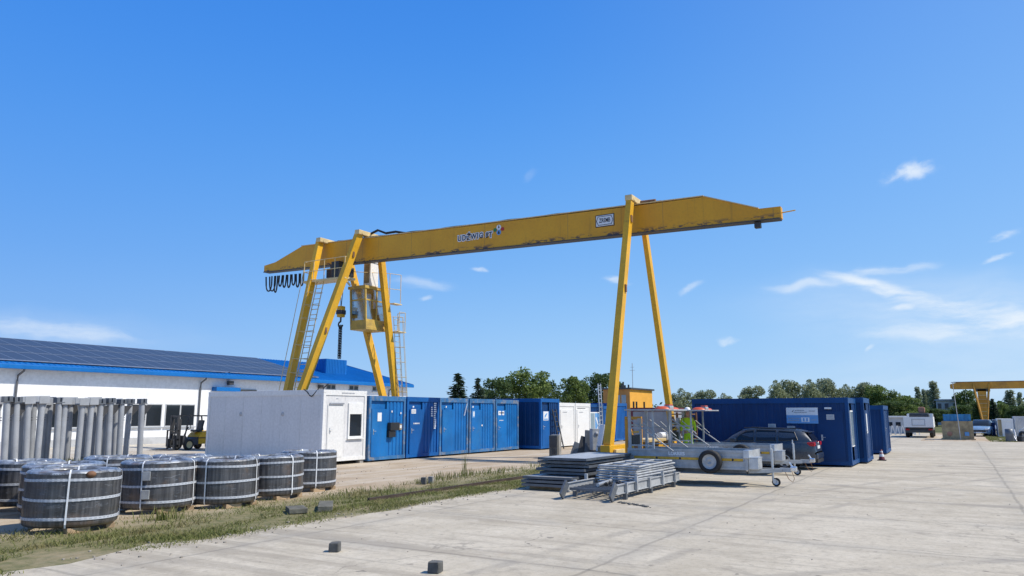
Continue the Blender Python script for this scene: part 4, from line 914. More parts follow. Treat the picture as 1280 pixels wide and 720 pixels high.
# thin strip of dark debris on the yard
db = MB(); r_ = random.Random(8)
for k in range(34):
    x, y = 16.35-.55*k/34+r_.uniform(-.05,.05), 6.9-1.0*k/34+r_.uniform(-.06,.06); s = r_.uniform(.01,.035); db.bbox(x-s*1.6,x+s*1.6,y-s,y+s,.004,.004+s*.9,s*.25)
o = db.build('asphalt_crumbs', M['concd']); tag(o, 'dark crumbs strewn on the concrete before the base frame', 'debris', None, 'stuff')

# ------------------------------------------------------------------ trailers
def make_trailer():
    T = thing('trailer', 'x', 'trailer', (0,0,0), 0, 'galvanised warning trailers'); W = .75; L = 3.5; z0, z1 = .46, .98
    for s in (-1,1):
        m = MB(); x = s*W
        m.box(min(x,x-s*.03),max(x,x-s*.03),0,L,z0,z1)
        for (a,b) in ((z0,z0+.05),(z0+.2,z0+.225),(z0+.31,z0+.335),(z1-.06,z1)): m.box(min(x,x+s*.02),max(x,x+s*.02),.005,L-.005,a,b)
        for y in (0,L-.06): m.box(min(x+s*.021,x-s*.03),max(x+s*.021,x-s*.03),y-.01,y+.06,z0-.005,z1+.01)
        sp_ = m.build('side_panel', M['galv'], T)
        q = MB()
        for (a,b) in ((.12,.82),(1.25,3.3)): q.box(min(x,x+s*.008),max(x,x+s*.008),a,b,z0+.232,z0+.302)
        q.build('reflective_strip', M['stripe'], sp_)
        q = MB()
        for yy in (.4,1.9,2.6): q.lathe([(0,0),(.03,0),(.03,s*.012),(0,s*.012)], 10, (x+s*.008,yy,z0+.267), 'x')
        q.build('reflector', M['ink'], sp_)
    MB().box(-W+.03,W-.03,0,.03,z0,z1).build('front_panel', M['galv'], T); MB().box(-W+.03,W-.03,L-.03,L,z0,z0+.3).build('rear_panel', M['galv'], T)
    MB().box(-W+.03,W-.03,.03,L-.03,z0+.02,z0+.05).build('bed', M['galv_d'], T)
    m = MB()
    for x in (-.55,.55): m.box(x-.04,x+.04,.1,L-.1,z0-.1,z0-.003)
    for y in (.5,1.7,2.9): m.box(-.55,.55,y,y+.06,z0-.09,z0-.02)
    m.build('chassis', M['galv_d'], T)
    m = MB(); 
    for s in (-1,1): m.bar((s*.5,.05,z0-.05),(s*.06,-.75,z0-.02),.08,.1)
    m.box(-.06,.06,-1.0,-.7,z0-.06,z0+.05); m.build('drawbar', M['galv'], T)
    MB().bbox(-.07,.07,-1.15,-.98,z0-.04,z0+.1,.03).tube((0,-1.05,z0+.06),(0,-.95,z0+.2),.025).build('coupling', M['chrome'], T)
    MB().bbox(-.7,-.2,-.27,-.004,z0+.02,z0+.32,.012).box(-.71,-.19,-.28,.0,z0+.322,z0+.35).build('storage_box', M['alu'], T)
    MB().bbox(-.8,-.35,-.06,.1,z1-.2,z1+.02,.012).build('lamp_housing', M['alu'], T)
    j = MB().tube((0,-.5,.12),(0,-.5,1.02),.032,10).tube((0,-.5,.55),(0,-.5,.8),.036,10).tube((0,-.5,1.02),(-.12,-.5,1.06),.014).tube((-.12,-.5,1.0),(-.12,-.5,1.14),.02).box(-.04,.04,-.58,-.5,.08,.2).build('jockey_stand', M['alu'], T)
    wheel_(j, (0,-.58,.115), .115, .06, 'black', 'alu', 'x', name='jockey_wheel')
    wheel_(T, (-.87,1.0,.67), .325, .2, 'black', 'galv', 'x')
    wheel_(T, (.87,1.0,.67), .325, .2, 'black', 'alu', 'x')
    for s in (-.6,.6):
        for y in (3.2,): MB().box(s-.03,s+.03,y-.03,y+.03,.0,z0-.1).box(s-.08,s+.08,y-.08,y+.08,.0,.02).build('support_leg', M['galv_d'], T)
    # rear gantry with folded sign board
    ps = MB(); zt = 2.08
    for x in (-W+.04,W-.04):
        ps.box(x-.035,x+.035,L-.1,L-.02,z0,zt); ps.box(x-.025,x+.025,L-.82,L-.77,z0+.3,zt)
        ps.box(x-.02,x+.02,L-.77,L-.1,1.05,1.09); ps.box(x-.02,x+.02,L-.77,L-.1,1.55,1.59)
    ps.box(-.05,.12,L-.13,L-.05,z0,1.85); ps.box(-W+.07,W-.07,L-.08,L-.04,1.62,1.68); ps.box(-W+.07,W-.07,L-.08,L-.04,.75,.81); ps.build('rear_frame', M['galv'], T)
    MB().box(-W+.09,-.06,L-.12,L-.09,1.08,1.36).build('number_board', M['blackp'], T); MB().box(-W+.09,-W+.2,L-.115,L-.1,.5,1.05).box(-W+.14,-.1,L-.115,L-.1,1.42,1.47).build('warning_stripe', M['stripe'], T)
    st_ = MB()
    for x in (-W-.03,W+.03):
        st_.tube((x,L-.15,1.8),(x,L-1.42,z1-.06),.019,8); st_.tube((x,L-.5,1.75),(x,L-1.0,1.3),.014,6)
    st_.build('brace', M['galv'], T)
    MB().bbox(-W-.1,W+.1,L-1.35,L+.05,zt+.003,zt+.045,.008).build('folded_board', M['galv'], T)
    b = MB()
    for (x,y,r,h) in ((-.5,L-1.05,.26,.13),(-.1,L-.95,.24,.11),(.35,L-1.0,.25,.1)):
        h *= .7; b.lathe([(0,h),(r*.5,h*.95),(r*.85,h*.6),(r,0)], 18, (x,y,zt+.046))
    b.build('orange_lamp', M['orange'], T); MB().bbox(-.6,-.25,L-1.3,L-1.1,zt+.046,zt+.15,.03).build('lamp_box', M['galv'], T); MB().bbox(-.58,-.27,L-1.28,L-1.12,zt+.151,zt+.19,.015).build('lamp_lens', M['orange'], T)
    text('lettering', 'LORRIES', .13, M['sign'], T, (-W-.013,2.0,z1-.125), '-x', .006, .002, world=False)
    cbl = MB().path([(.1,-.8,.42),(.1,-.9,.2),(.12,-1.0,.12),(.1,-1.05,.22),(.08,-1.0,.4)], .009, 5).build('plug_cable', M['rust'], T)
    return T
t1 = make_trailer(); t1.location = (22.1,5.1,.004); t1['label'] = 'nearer galvanised trailer with spare wheel and amber strip, beside the rail frames'
t2 = dup(t1, (26.45,5.3,.004), 'farther galvanised trailer with spare wheel, between the near trailer and the car')
# ------------------------------------------------------------------ person in lime work clothes on the farther trailer
def skin(name, vs, es, mat, parent, lev=1, root=0):
    me = bpy.data.meshes.new(name); me.from_pydata([v[:3] for v in vs], es, []); o = bpy.data.objects.new(name, me); col.objects.link(o)
    o.modifiers.new('s','SKIN').use_smooth_shade = True; sk = me.skin_vertices[0].data
    for i, v in enumerate(vs): sk[i].radius = (v[3], v[4] if len(v) > 4 else v[3]); sk[i].use_root = (i == root)
    md = o.modifiers.new('u','SUBSURF'); md.levels = lev; md.render_levels = lev
    dg = bpy.context.evaluated_depsgraph_get(); m2 = bpy.data.meshes.new_from_object(o.evaluated_get(dg)); bpy.data.objects.remove(o)
    o = bpy.data.objects.new(name, m2); col.objects.link(o); m2.materials.clear(); m2.materials.append(mat); o.parent = parent
    for p in m2.polygons: p.use_smooth = True
    return o
per = thing('person', 'worker in lime work clothes and white helmet standing on the farther trailer', 'person', (26.7,8.42,.51), math.radians(200)); per.scale = (.93,.93,.925)
# faces +x locally
body = [(0,0,.95,.12,.14),(0,0,1.2,.12,.15),(0,0,1.42,.11,.16),(0,0,1.5,.06,.06),(.015,0,1.58,.06,.06),(.03,0,1.66,.085,.075),(.02,0,1.74,.08,.07)]
be = [(0,1),(1,2),(2,3),(3,4),(4,5),(5,6)]
def arm(s, o): return [(0,s*.2,1.42,.05),(-.02,s*.25,1.15,.042),(.06,s*.26,.9,.032),(.08,s*.255,.85,.025)]
n = len(body)
for s in (-1,1):
    a = arm(s,0); i0 = len(body); body += a; be += [(2,i0),(i0,i0+1),(i0+1,i0+2),(i0+2,i0+3)]
    hd_ = i0+3
    for k, (fx, fy) in enumerate(((.03,-.02),(.022,-.008),(.012,.006),(0,.018))):
        j0 = len(body); body += [(.085+fx,s*(.255+fy),.8,.0095),(.095+fx,s*(.25+fy),.755-.006*(k in(1,2)),.008)]; be += [(hd_,j0),(j0,j0+1)]
    j0 = len(body); body += [(.115,s*.235,.84,.01),(.13,s*.225,.8,.009)]; be += [(hd_,j0),(j0,j0+1)]
for s in (-1,1):
    i0 = len(body); body += [(0,s*.09,.9,.085),(.01,s*.1,.5,.06),(-.01,s*.1,.1,.045),(.1,s*.11,.045,.04)]; be += [(0,i0),(i0,i0+1),(i0+1,i0+2),(i0+2,i0+3)]
skin('body', body, be, M['skin'], per, 1)
jk = [(0,0,.86,.14,.17),(0,0,1.1,.135,.165),(0,0,1.3,.14,.185),(0,0,1.45,.1,.13)]; je = [(0,1),(1,2),(2,3)]
for s in (-1,1):
    i0 = len(jk); jk += [(0,s*.19,1.42,.07),(-.02,s*.255,1.15,.06),(.05,s*.262,.93,.048)]; je += [(2,i0),(i0,i0+1),(i0+1,i0+2)]
skin('jacket', jk, je, M['hiviz'], per, 1)
tr_ = [(0,0,.9,.13,.16),(0,0,.84,.12,.14)]; te = [(0,1)]
for s in (-1,1):
    i0 = len(tr_); tr_ += [(0,s*.095,.72,.095),(.01,s*.105,.48,.078),(-.01,s*.105,.13,.07)]; te += [(1,i0),(i0,i0+1),(i0+1,i0+2)]
skin('trousers', tr_, te, M['hiviz'], per, 1)
for s in (-1,1): MB().bbox(-.09,.2,s*.105-.055,s*.105+.055,0,.13,.04).build('boot', M['black'], per)
MB().lathe([(0,1.865),(.06,1.855),(.1,1.82),(.118,1.76),(.122,1.73),(.145,1.722),(.145,1.712),(.118,1.712)], 24, (.02,0,0)).bbox(.1,.2,-.08,.08,1.712,1.728,.006).build('helmet', M['white2'], per)
for s in (-1,1): MB().lathe([(0,-.012),(.012,0),(0,.012)], 8, (.108,s*.032,1.675)).build('eye', M['ink'], per)
MB().bbox(.1,.135,-.014,.014,1.63,1.67,.01).build('nose', M['skin'], per); MB().bbox(.095,.112,-.025,.025,1.6,1.61,.004).build('mouth', M['red'], per)
for z in (1.0,): MB().lathe([(.175,z-.03),(.182,z),(.175,z+.03)], 20, (0,0,0)).build('reflective_band', M['sign'], per).scale = (.85,1.03,1)

# ------------------------------------------------------------------ estate car
car = thing('estate_car', 'slate blue estate car parked along the dark blue office container', 'car', (29.65,9.05,.004), -PI/2)   # local +x is the rear
def loft(secs, close=True):
    m = MB(); n = len(secs[0]); vs = [p for s in secs for p in s]; fs = []
    for i in range(len(secs)-1):
        for k in range(n-1): fs.append((i*n+k,i*n+k+1,(i+1)*n+k+1,(i+1)*n+k))
    m.add(vs, fs, True); m.add(secs[0], [list(range(n))]); m.add(secs[-1], [list(range(n))]); return m
def bsec(x, w, zb_, zs, zt, crown):   # lower body half-round section, left to right over the top
    h = [(w*.86,zb_),(w*.97,zb_+.1),(w,zb_+.28),(w*.985,zs-.1),(w*.955,zs),(w*.8,zt-.005),(w*.4,zt+crown*.8)]
    return [(x,y,z) for y,z in h] + [(x,0,zt+crown)] + [(x,-y,z) for y,z in h[::-1]]
secs = [bsec(-.02,.62,.3,.52,.6,.01), bsec(.06,.76,.22,.62,.68,.01), bsec(.25,.85,.19,.7,.76,.015), bsec(.7,.89,.18,.82,.87,.02), bsec(1.15,.9,.18,.9,.94,.02), bsec(1.5,.9,.18,.93,.96,.01), bsec(2.4,.9,.18,.96,.97,.0), bsec(3.4,.9,.18,.98,.99,.0), bsec(4.1,.88,.2,.99,1.0,.0), bsec(4.38,.84,.24,.98,1.0,.0), bsec(4.52,.78,.3,.9,.93,.0), bsec(4.57,.7,.36,.62,.66,.0)]
loft(secs).build('body', M['carblue'], car)
def csec(x, w0, w1, z0, z1):
    h = [(w0,z0),(w0*.985,z0+(z1-z0)*.15),((w0+w1)/2*1.03,z0+(z1-z0)*.6),(w1,z1-.03),(w1*.8,z1+.005)]
    return [(x,y,z) for y,z in h] + [(x,0,z1+.02)] + [(x,-y,z) for y,z in h[::-1]]
cs = [csec(1.25,.8,.7,.93,.95), csec(1.6,.83,.66,.93,1.2), csec(2.0,.85,.63,.94,1.41), csec(2.5,.85,.63,.95,1.46), csec(3.3,.85,.63,.96,1.455), csec(3.95,.83,.61,.97,1.41), csec(4.2,.8,.58,.98,1.35), csec(4.42,.77,.66,.97,1.05)]
loft(cs).build('cabin', M['carblue'], car)
def cab_y(x, z):
    for i in range(len(cs)-1):
        if cs[i][0][0] <= x <= cs[i+1][0][0]:
            f_ = (x-cs[i][0][0])/(cs[i+1][0][0]-cs[i][0][0]); P = [(cs[i][k][1]*(1-f_)+cs[i+1][k][1]*f_, cs[i][k][2]*(1-f_)+cs[i+1][k][2]*f_) for k in range(5)]
            for k in range(4):
                if P[k][1] <= z <= P[k+1][1]: g2 = (z-P[k][1])/(P[k+1][1]-P[k][1]+1e-6); return P[k][0]*(1-g2)+P[k+1][0]*g2
            return P[3][0]
    return .8
for poly in ([(1.72,1.0),(2.42,1.01),(2.42,1.38),(2.1,1.33),(1.9,1.2)],[(2.52,1.01),(3.22,1.02),(3.22,1.38),(2.52,1.39)],[(3.32,1.02),(3.98,1.05),(3.86,1.33),(3.32,1.375)]):
    for s in (-1,1):
        m = MB(); m.add([(x,s*(cab_y(x,z)+.02),z) for x,z in poly], [list(range(len(poly)))]); m.build('side_window', M['glass_car'], car)
        m = MB()
        for k in range(len(poly)):
            a, b = poly[k], poly[(k+1)%len(poly)]; m.bar((a[0],s*(cab_y(*a)+.022),a[1]),(b[0],s*(cab_y(*b)+.022),b[1]),.014,.02)
        m.build('window_trim', M['blackp'], car)
MB().add([(1.32,-.62,.975),(1.32,.62,.975),(1.95,.54,1.39),(1.95,-.54,1.39)], [(0,1,2,3)]).shift((-.015,0,.02)).build('windscreen', M['glass_car'], car)
MB().add([(4.24,-.5,1.31),(4.24,.5,1.31),(4.43,.6,1.04),(4.43,-.6,1.04)], [(0,1,2,3)]).shift((.02,0,.02)).build('rear_window', M['glass_car'], car)
MB().prism([(4.1,1.37),(4.34,1.34),(4.36,1.32),(4.12,1.34)], 'y', -.56, .56).build('roof_spoiler', M['carblue'], car)
for s in (-1,1):
    MB().tube((2.05,s*.6,1.475),(3.9,s*.57,1.44),.018,6).build('roof_rail', M['blackp'], car)
    MB().bbox(4.28,4.545,min(s*.52,s*.83),max(s*.52,s*.83),.84,.98,.03).build('tail_light', M['redlamp'], car); MB().bbox(.08,.4,min(s*.5,s*.8),max(s*.5,s*.8),.6,.72,.03).build('headlight', M['clearlamp'], car)
    MB().bbox(1.6,1.82,min(s*.88,s*1.06),max(s*.88,s*1.06),.96,1.1,.04).build('mirror', M['carblue'], car)
    for x in (2.2,3.05): MB().bbox(x,x+.2,min(s*.9,s*.925),max(s*.9,s*.925),.86,.89,.008).build('door_handle', M['carblue'], car)
    sm = MB()
    for x in (1.45,2.47,3.27): sm.box(x,x+.012,min(s*.895,s*.904),max(s*.895,s*.904),.3,.9)
    sm.box(.6,4.1,min(s*.86,s*.905),max(s*.86,s*.905),.2,.27); sm.build('door_seam', M['blackp'], car)
    for x in (.86,3.5):
        MB().lathe([(0,-.02),(.36,-.02),(.36,.02),(0,.02)], 32, (x,s*.89,.33), 'y').build('wheel_arch', M['black'], car)
        wheel_(car, (x,s*.83,.32), .32, .22, 'black', 'dark')
        m = MB()
        for k in range(5): a = k*2*PI/5+.3; m.bar((x,s*.935,.32),(x+.2*math.cos(a),s*.935,.32+.2*math.sin(a)),.05,.02,.07,.02,up=(0,1,0))
        m.lathe([(.19,-.012),(.212,-.012),(.212,.012),(.19,.012)], 28, (x,s*.932,.32), 'y', True).build('wheel_spokes', M['alu'], car)
MB().bbox(4.3,4.62,-.72,.72,.38,.6,.06).build('bumper', M['carblue'], car); MB().box(4.3,4.6,-.65,.65,.26,.38).build('bumper_skirt', M['blackp'], car)
MB().box(4.535,4.56,-.26,.26,.74,.85).build('number_plate', M['sign'], car); MB().lathe([(0,0),(.05,0),(.05,.02),(0,.02)], 16, (4.53,0,.92), 'x').build('badge', M['chrome'], car)
# ------------------------------------------------------------------ traffic cone, cabinets, ladders near the crane leg
tcn = thing('traffic_cone', 'small faded traffic cone beside the dark blue containers', 'cone', (36.4,3.0,.004))
MB().bbox(-.17,.17,-.17,.17,0,.035,.01).build('base', M['black'], tcn); MB().lathe([(.13,.035),(.035,.46),(.02,.46)], 20).build('shell', M['maroon'], tcn)
MB().lathe([(.102,.17),(.076,.285)], 20).build('band', M['sign'], tcn); MB().lathe([(.062,.35),(.05,.4)], 20).build('band', M['sign'], tcn)
kc = thing('kiosk_cabinet', 'two-tone concrete meter cabinet standing alone before the white containers', 'cabinet', (30.7,15.9,0), .1)
MB().bbox(-.2,.0,-.2,.2,0,1.02,.02).build('housing', M['concd'], kc); MB().bbox(0,.3,-.21,.2,0,1.05,.02).build('panel', M['conc'], kc); MB().box(-.22,-.2,-.15,.15,.5,.95).box(-.22,-.2,-.1,.05,.2,.42).build('meter_door', M['dark'], kc)
for i, (x,y,w,h,tl,mt,lab) in enumerate(((31.5,15.35,.4,.72,.5,'galv_d','low grey plate leaning at the front of the scrap by the crane leg'),(31.72,15.1,.45,.98,.4,'dark','dark grey plate leaning behind the low one by the crane leg'),(31.9,14.8,.38,1.25,.12,'galv_d','taller grey plate leaning next to the pale switch cabinet'))):
    o = MB().bbox(-w/2,w/2,-.05,.05,0,h,.015).box(-w/2+.1,w/2-.1,-.06,-.05,h*.5,h*.7).build('steel_plate', M[mt]); o.location = (x,y,0); o.rotation_euler = (-.15,tl*.8,-PI/4*1.1); tag(o, lab, 'plate', 'scrap plates by the crane leg')
pc = thing('switch_cabinet', 'pale grey switch cabinet with round dials among leaning plates', 'cabinet', (31.85,14.42,0), -.7)
MB().bbox(-.2,.2,-.16,.16,.35,1.32,.02).build('housing', M['galv'], pc); MB().box(-.2,.2,-.15,.15,.3,.348).box(-.18,-.12,-.15,.15,0,.3).box(.12,.18,-.15,.15,0,.3).build('stand', M['dark'], pc)
MB().lathe([(0,0),(.09,0),(.1,.03),(0,.04)], 16, (0,-.16,1.1), 'y').build('dial', M['greyink'], pc)
tcab = thing('tilted_cabinet', 'tilted white cabinet with a black front against the yellow crane leg', 'cabinet', (31.25,13.85,0), -.75)
o_ = MB().bbox(-.24,.2,-.25,.25,.3,1.5,.02).build('housing', M['white2'], tcab); o_.rotation_euler = (0,.2,0); o_ = MB().box(-.2,.16,-.27,-.25,.45,1.42).build('door', M['blackp'], tcab); o_.rotation_euler = (0,.22,0)
MB().box(-.36,.24,-.25,.25,.0,.34).build('plinth', M['dark'], tcab)
bx = thing('cable_box', 'small grey lidded box at the foot of the near crane leg', 'box', (29.4,12.7,0), 0); MB().bbox(-.45,.45,-.3,.3,0,.62,.02).build('housing', M['tan'], bx); MB().bbox(-.47,.47,-.32,.32,.622,.7,.015).build('lid', M['greypanel'], bx)
def leaner(name, label, p, q, w, mat, parent_loc, step=.28):
    T = thing(name, label, 'ladder', parent_loc); m = MB(); p = Vector(p); q = Vector(q); a = Vector((1,0,0))
    for s in (-w/2,w/2): m.bar(p+a*s,q+a*s,.05,.07)
    k = int((q-p).length/step)
    for i in range(k): c = p+(q-p)*((i+.5)/k); m.tube(c-a*w/2,c+a*w/2,.025,6)
    m.build('frame', M[mat], T); return T
leaner('ladder','aluminium ladder leaning on the jutting dark blue container', (.1,-.3,0), (-.15,.08,2.25), .42, 'dark', (38.9,20.02,0))
leaner('lattice_mast','slim aluminium lattice ladder standing up by the glazed blue container', (0,0,0), (-.1,.1,4.0), .42, 'alu', (46.95,20.72,0))
rk = thing('scrap_rack', 'rusty rack of brackets and rings behind the trailers', 'rack', (30.3,9.75,0))
m = MB()
for x in (-.45,.45):
    for y in (-.4,.4): m.box(x-.04,x+.04,y-.04,y+.04,0,2.05)
for z in (.5,1.0,1.5,2.0): m.box(-.45,.45,-.4,.4,z-.05,z)
m.build('frame', M['rust'], rk); m = MB(); r_ = random.Random(2)
for z in (.5,1.0,1.5):
    for k in range(7): x, y = r_.uniform(-.4,.4), r_.uniform(-.38,.38); m.bar((x,y,z+.01),(x+r_.uniform(-.3,.3),y+r_.uniform(-.2,.2),z+r_.uniform(.2,.4)),.09,.07)
m.build('brackets', M['rust'], rk); m = MB()
for k in range(4): m.lathe([(.1,-.03),(.16,0),(.1,.03),(.08,0)], 16, (-.46,-.3+k*.2,1.3+.25*(k%2)), 'x', True)
m.build('rings', M['dark'], rk)
yb = thing('ochre_stand', 'ochre steel frame on end behind the trailer posts', 'frame', (24.4,9.6,0))
m = MB().box(-.05,.05,-.3,-.2,0,1.9).box(-.05,.05,.2,.3,0,1.9).box(-.05,.05,-.2,.2,1.8,1.9).box(-.05,.05,-.2,.2,.2,.3).bar((0,-.2,.3),(0,.2,1.8),.06,.07).build('frame', M['yellow2'], yb); MB().box(-.06,-.05,-.2,.2,.3,1.1).build('plate', M['rust'], yb)
# ------------------------------------------------------------------ far yard on the right
truck = thing('tipper_truck', 'white tipper truck seen from behind at the far end of the yard', 'truck', (72,2.95,.004))
MB().box(0,4.0,-1.1,1.1,.86,.94).box(0,.08,-1.1,1.1,.94,1.72).box(.08,4.0,-1.1,-1.02,.94,1.72).box(.08,4.0,1.02,1.1,.94,1.72).box(3.92,4.0,-1.02,1.02,.94,1.95).build('tipper_body', M['white2'], truck)
MB().box(-.03,0,-.5,.5,1.0,1.06).box(-.03,0,-.5,.5,1.5,1.55).box(-.03,0,-.5,-.44,1.06,1.5).box(-.03,0,.44,.5,1.06,1.5).build('tailgate_frame', M['palegrey'], truck)
MB().box(.25,3.6,-.8,.8,.55,.84).box(3.6,5.9,-.35,.35,.6,.85).box(.0,.12,-1.0,1.0,.42,.62).build('chassis', M['dark'], truck)
MB().prism([(4.2,.6),(6.0,.6),(6.0,1.3),(5.7,1.95),(4.25,2.0)], 'y', -1.0, 1.0).build('cab', M['white2'], truck); MB().box(4.185,4.198,-.7,.7,1.5,1.9).build('rear_window', M['glass'], truck)
for x in (.9,5.1):
    for y in (-.9,.9): wheel_(truck, (x,y,.43), .43, .3, 'black', 'dark')
for y in (-.85,.85): MB().box(-.05,.0,y-.15,y+.15,.62,.74).build('tail_light', M['redlamp'], truck)
ld = MB().bbox(1.0,2.8,-.8,.7,1.2,2.05,.15).build('dark_load'.replace('dark_',''), M['dark']); ld.location = (72,2.95,.004); tag(ld, 'dark bulky load in the body of the white tipper truck', 'load')
ch_ = MB().bbox(-.3,.3,-.25,.25,0,.5,.1); rb = ch_.build('brick_bundle', M['brick']); rb.location = (74,2.7,2.06); tag(rb, 'small reddish bundle lying on top of the truck load', 'bundle')
hut = thing('board_hut', 'weathered tan board crate with a blue top and a leaning pole', 'crate', (68,.15,.004))
m = MB(); m.box(0,1.9,-1.05,1.05,.08,1.42)
for k in range(9): y = -1.05+k*.2333; m.box(-.02,0,y+.008,y+.225,.08,1.42)
m.build('boards', M['tan'], hut); MB().box(-.15,2.0,-1.15,1.15,0,.08).build('skid', M['wood'], hut); MB().box(-.04,-.02,-1.05,1.05,.72,.78).box(-.04,-.02,-1.05,1.05,1.36,1.42).build('batten', M['tan'], hut)
MB().lathe([(0,0),(.17,0),(.19,.02),(0,.03)], 18, (-.03,.55,.45), 'x').build('round_plate', M['brick'], hut); MB().bbox(-.06,-.02,-.75,-.45,.3,.6,.04).build('panel', M['signblue'], hut)
m = MB(); m.box(.1,1.8,-.95,.9,1.425,1.95)
for k in range(8): m.box(.07,.1,-.95+k*.235,-.95+k*.235+.15,1.44,1.95)
tb = m.build('blue_bundle'.replace('blue_','tarpaulin_'), M['khaki']); tb.location = (68,.15,.004); tag(tb, 'ribbed blue bundle lying on the tan board crate', 'bundle')
pl_ = MB().tube((0,0,0),(0,.18,4.4),.03,8,.02).box(-.03,.03,.1,.3,4.36,4.42); p0 = pl_.build('lamp_pole', M['palegrey']); p0.location = (67.7,0,.004); tag(p0, 'thin pale pole rising in front of the tan crate', 'pole')
def far_car(loc, rz, mat, label):
    T = thing('parked_car', label, 'car', loc, rz, None)
    a = [bsec(0,.6,.3,.5,.6,.01), bsec(.2,.82,.2,.66,.75,.02), bsec(1.0,.86,.2,.85,.9,.03), bsec(3.3,.86,.2,.9,.95,0), bsec(3.9,.82,.22,.85,.92,0), bsec(4.1,.7,.35,.55,.6,0)]
    loft(a).build('body', mat, T); c = [csec(1.0,.76,.66,.86,.9), csec(1.7,.8,.6,.88,1.38), csec(2.9,.8,.6,.9,1.42), csec(3.8,.74,.6,.9,1.0)]; loft(c).build('cabin', M['glass_car'], T)
    MB().bbox(1.75,3.1,-.58,.58,1.385,1.45,.02).build('roof', mat, T)
    for y in (-.8,.8):
        for x in (.8,3.2): wheel_(T, (x,y,.3), .3, .2, 'black', 'alu')
    for s in (-.6,.6): MB().bbox(.0,.2,s-.18,s+.18,.58,.72,.03).build('headlight', M['clearlamp'], T)
    MB().box(-.03,.03,-.5,.5,.4,.55).build('grille', M['blackp'], T); MB().box(-.05,-.03,-.25,.25,.3,.4).build('number_plate', M['sign'], T); return T
far_car((78.5,-1.45,0), -.15, M['car2'], 'light blue car facing the camera beside the tan crate')
far_car((84,-2.75,0), -.3, M['silver'], 'silver car half behind the foot of the farther yellow crane')
G3 = 'containers by the far crane'
c = container('white_container', 'pale container with a tan side beyond the far grass patch', 'container', (78.0,-4.0,0), 3.0, 1.15, 1.55, M['white2'], M['white2'], G3, 'flat', 'flat', z0=.05); plate(c, 'tan_panel', M['tan'], 0,0.01,.1,1.5); 
MB().box(-.02,0,.85,1.12,.1,1.5).build('tan_strip', M['tan'], c)
container('grey_container', 'grey ribbed container at the right end of the far yard', 'container', (79.5,-6.3,0), 3.0, 2.1, 1.75, M['palegrey'], M['palegrey'], G3, 'ribs', 'ribs', z0=.05)
container('blue_skip', 'small blue skip in the gap beside the pale container', 'skip', (80.5,-2.75,0), 1.5, .9, 1.2, M['navy'], M['navy'], None, 'flat', 'flat', z0=.05)
r_ = random.Random(6)
for i,(lab,mt) in enumerate((('grey upright drum among the junk at the photo edge','galv_d'),('mauve bundle of pipes among the junk at the photo edge','silver'),('dark machine part among the junk at the photo edge','dark'),('white bent frame among the junk at the photo edge','white2'))):
    T = thing('scrap_piece', lab, 'scrap', (65.3+.3*i,-3.05-.33*i,0), .4*i, 'junk at the far photo edge'); m = MB()
    if i == 0: m.lathe([(0,0),(.26,0),(.28,.05),(.26,.45),(.28,.5),(.26,.9),(0,.92)], 18).build('drum', M[mt], T)
    elif i == 1:
        for k in range(6): m.tube((r_.uniform(-.3,.3),r_.uniform(-.2,.2),.05*k),(r_.uniform(-.2,.4),r_.uniform(-.3,.3),.5+.08*k),.05,8)
        m.build('pipes', M[mt], T)
    elif i == 2: m.bbox(-.35,.35,-.25,.25,0,.4,.06).lathe([(.15,-.1),(.3,-.1),(.3,.1),(.15,.1)], 18, (0,-.3,.45), 'y', True).build('machine', M[mt], T)
    else:
        m.path([(-.3,0,0),(-.3,0,.8),(0,.1,.95),(.3,0,.8),(.3,0,0)], .045, 8).path([(-.3,0,.5),(.3,0,.5)], .035, 8).build('frame', M[mt], T)
shed = thing('low_shed', 'low pale shed with dark windows far behind the white truck', 'shed', (88,5.3,0))
MB().box(-2,2,-1.3,3.5,0,1.62).build('wall', M['palegrey'], shed); MB().box(-2.2,2.2,-1.45,3.7,1.62,1.75).build('roof', M['white'], shed)
for y in (-.95,-.2,.55,1.5,2.3): MB().box(-2.03,-2.0,y,y+.45,.75,1.15).build('window', M['glass'], shed)
r_ = random.Random(14)
for i in range(7):
    T = thing('trestle', 'pale trestle standing in front of the low shed', 'trestle', (82+r_.uniform(-.6,.6), 3.5+i*.42, 0), r_.uniform(-.4,.4), 'trestles by the low shed')
    m = MB()
    for s in (-.12,.12): m.bar((0,s*1.6,0),(0,s*.3,.78),.07,.07)
    m.bar((-.3,0,.8),(.3,0,.8),.09,.09); m.build('frame', M['white2'], T)
fh = thing('distant_house', 'distant grey house with a flat roof between the trees', 'house', (160,1.7,0))
MB().box(-4,4,-2.2,1.6,0,4.3).build('wall', M['palegrey'], fh); MB().box(-4.3,4.3,-2.4,1.8,4.3,4.55).build('roof', M['greyink'], fh); MB().box(-.5,.5,-1.4,-.9,4.55,5.1).build('chimney', M['dark'], fh)
for z in (1.2,2.9):
    for y in (-1.6,-.3,.8): MB().box(-4.05,-4,y,y+.55,z,z+.9).build('window', M['glass'], fh)
oh = thing('ochre_building', 'ochre building with brown shade coloured onto one side behind the crane leg', 'building', (88,35,0))
MB().box(0,8,0,3.6,0,5.0).build('wall', M['ochre'], oh); MB().box(-.02,0,.0,3.6,0,5.0).build('shaded_side', M['ochre_shade'], oh); MB().box(-.25,8.25,-.25,3.85,5.0,5.2).build('roof', M['dark'], oh)  # thin darker sheet puts shade into the side facing away from the sun
for x in (.9,1.9,4.6): MB().box(x,x+.5,-.04,0,2.6,3.5).build('window', M['glass'], oh)
for y in (.5,1.3,2.1): MB().box(-.06,-.02,y,y+.6,2.9,4.3).build('window', M['glass_l'], oh)
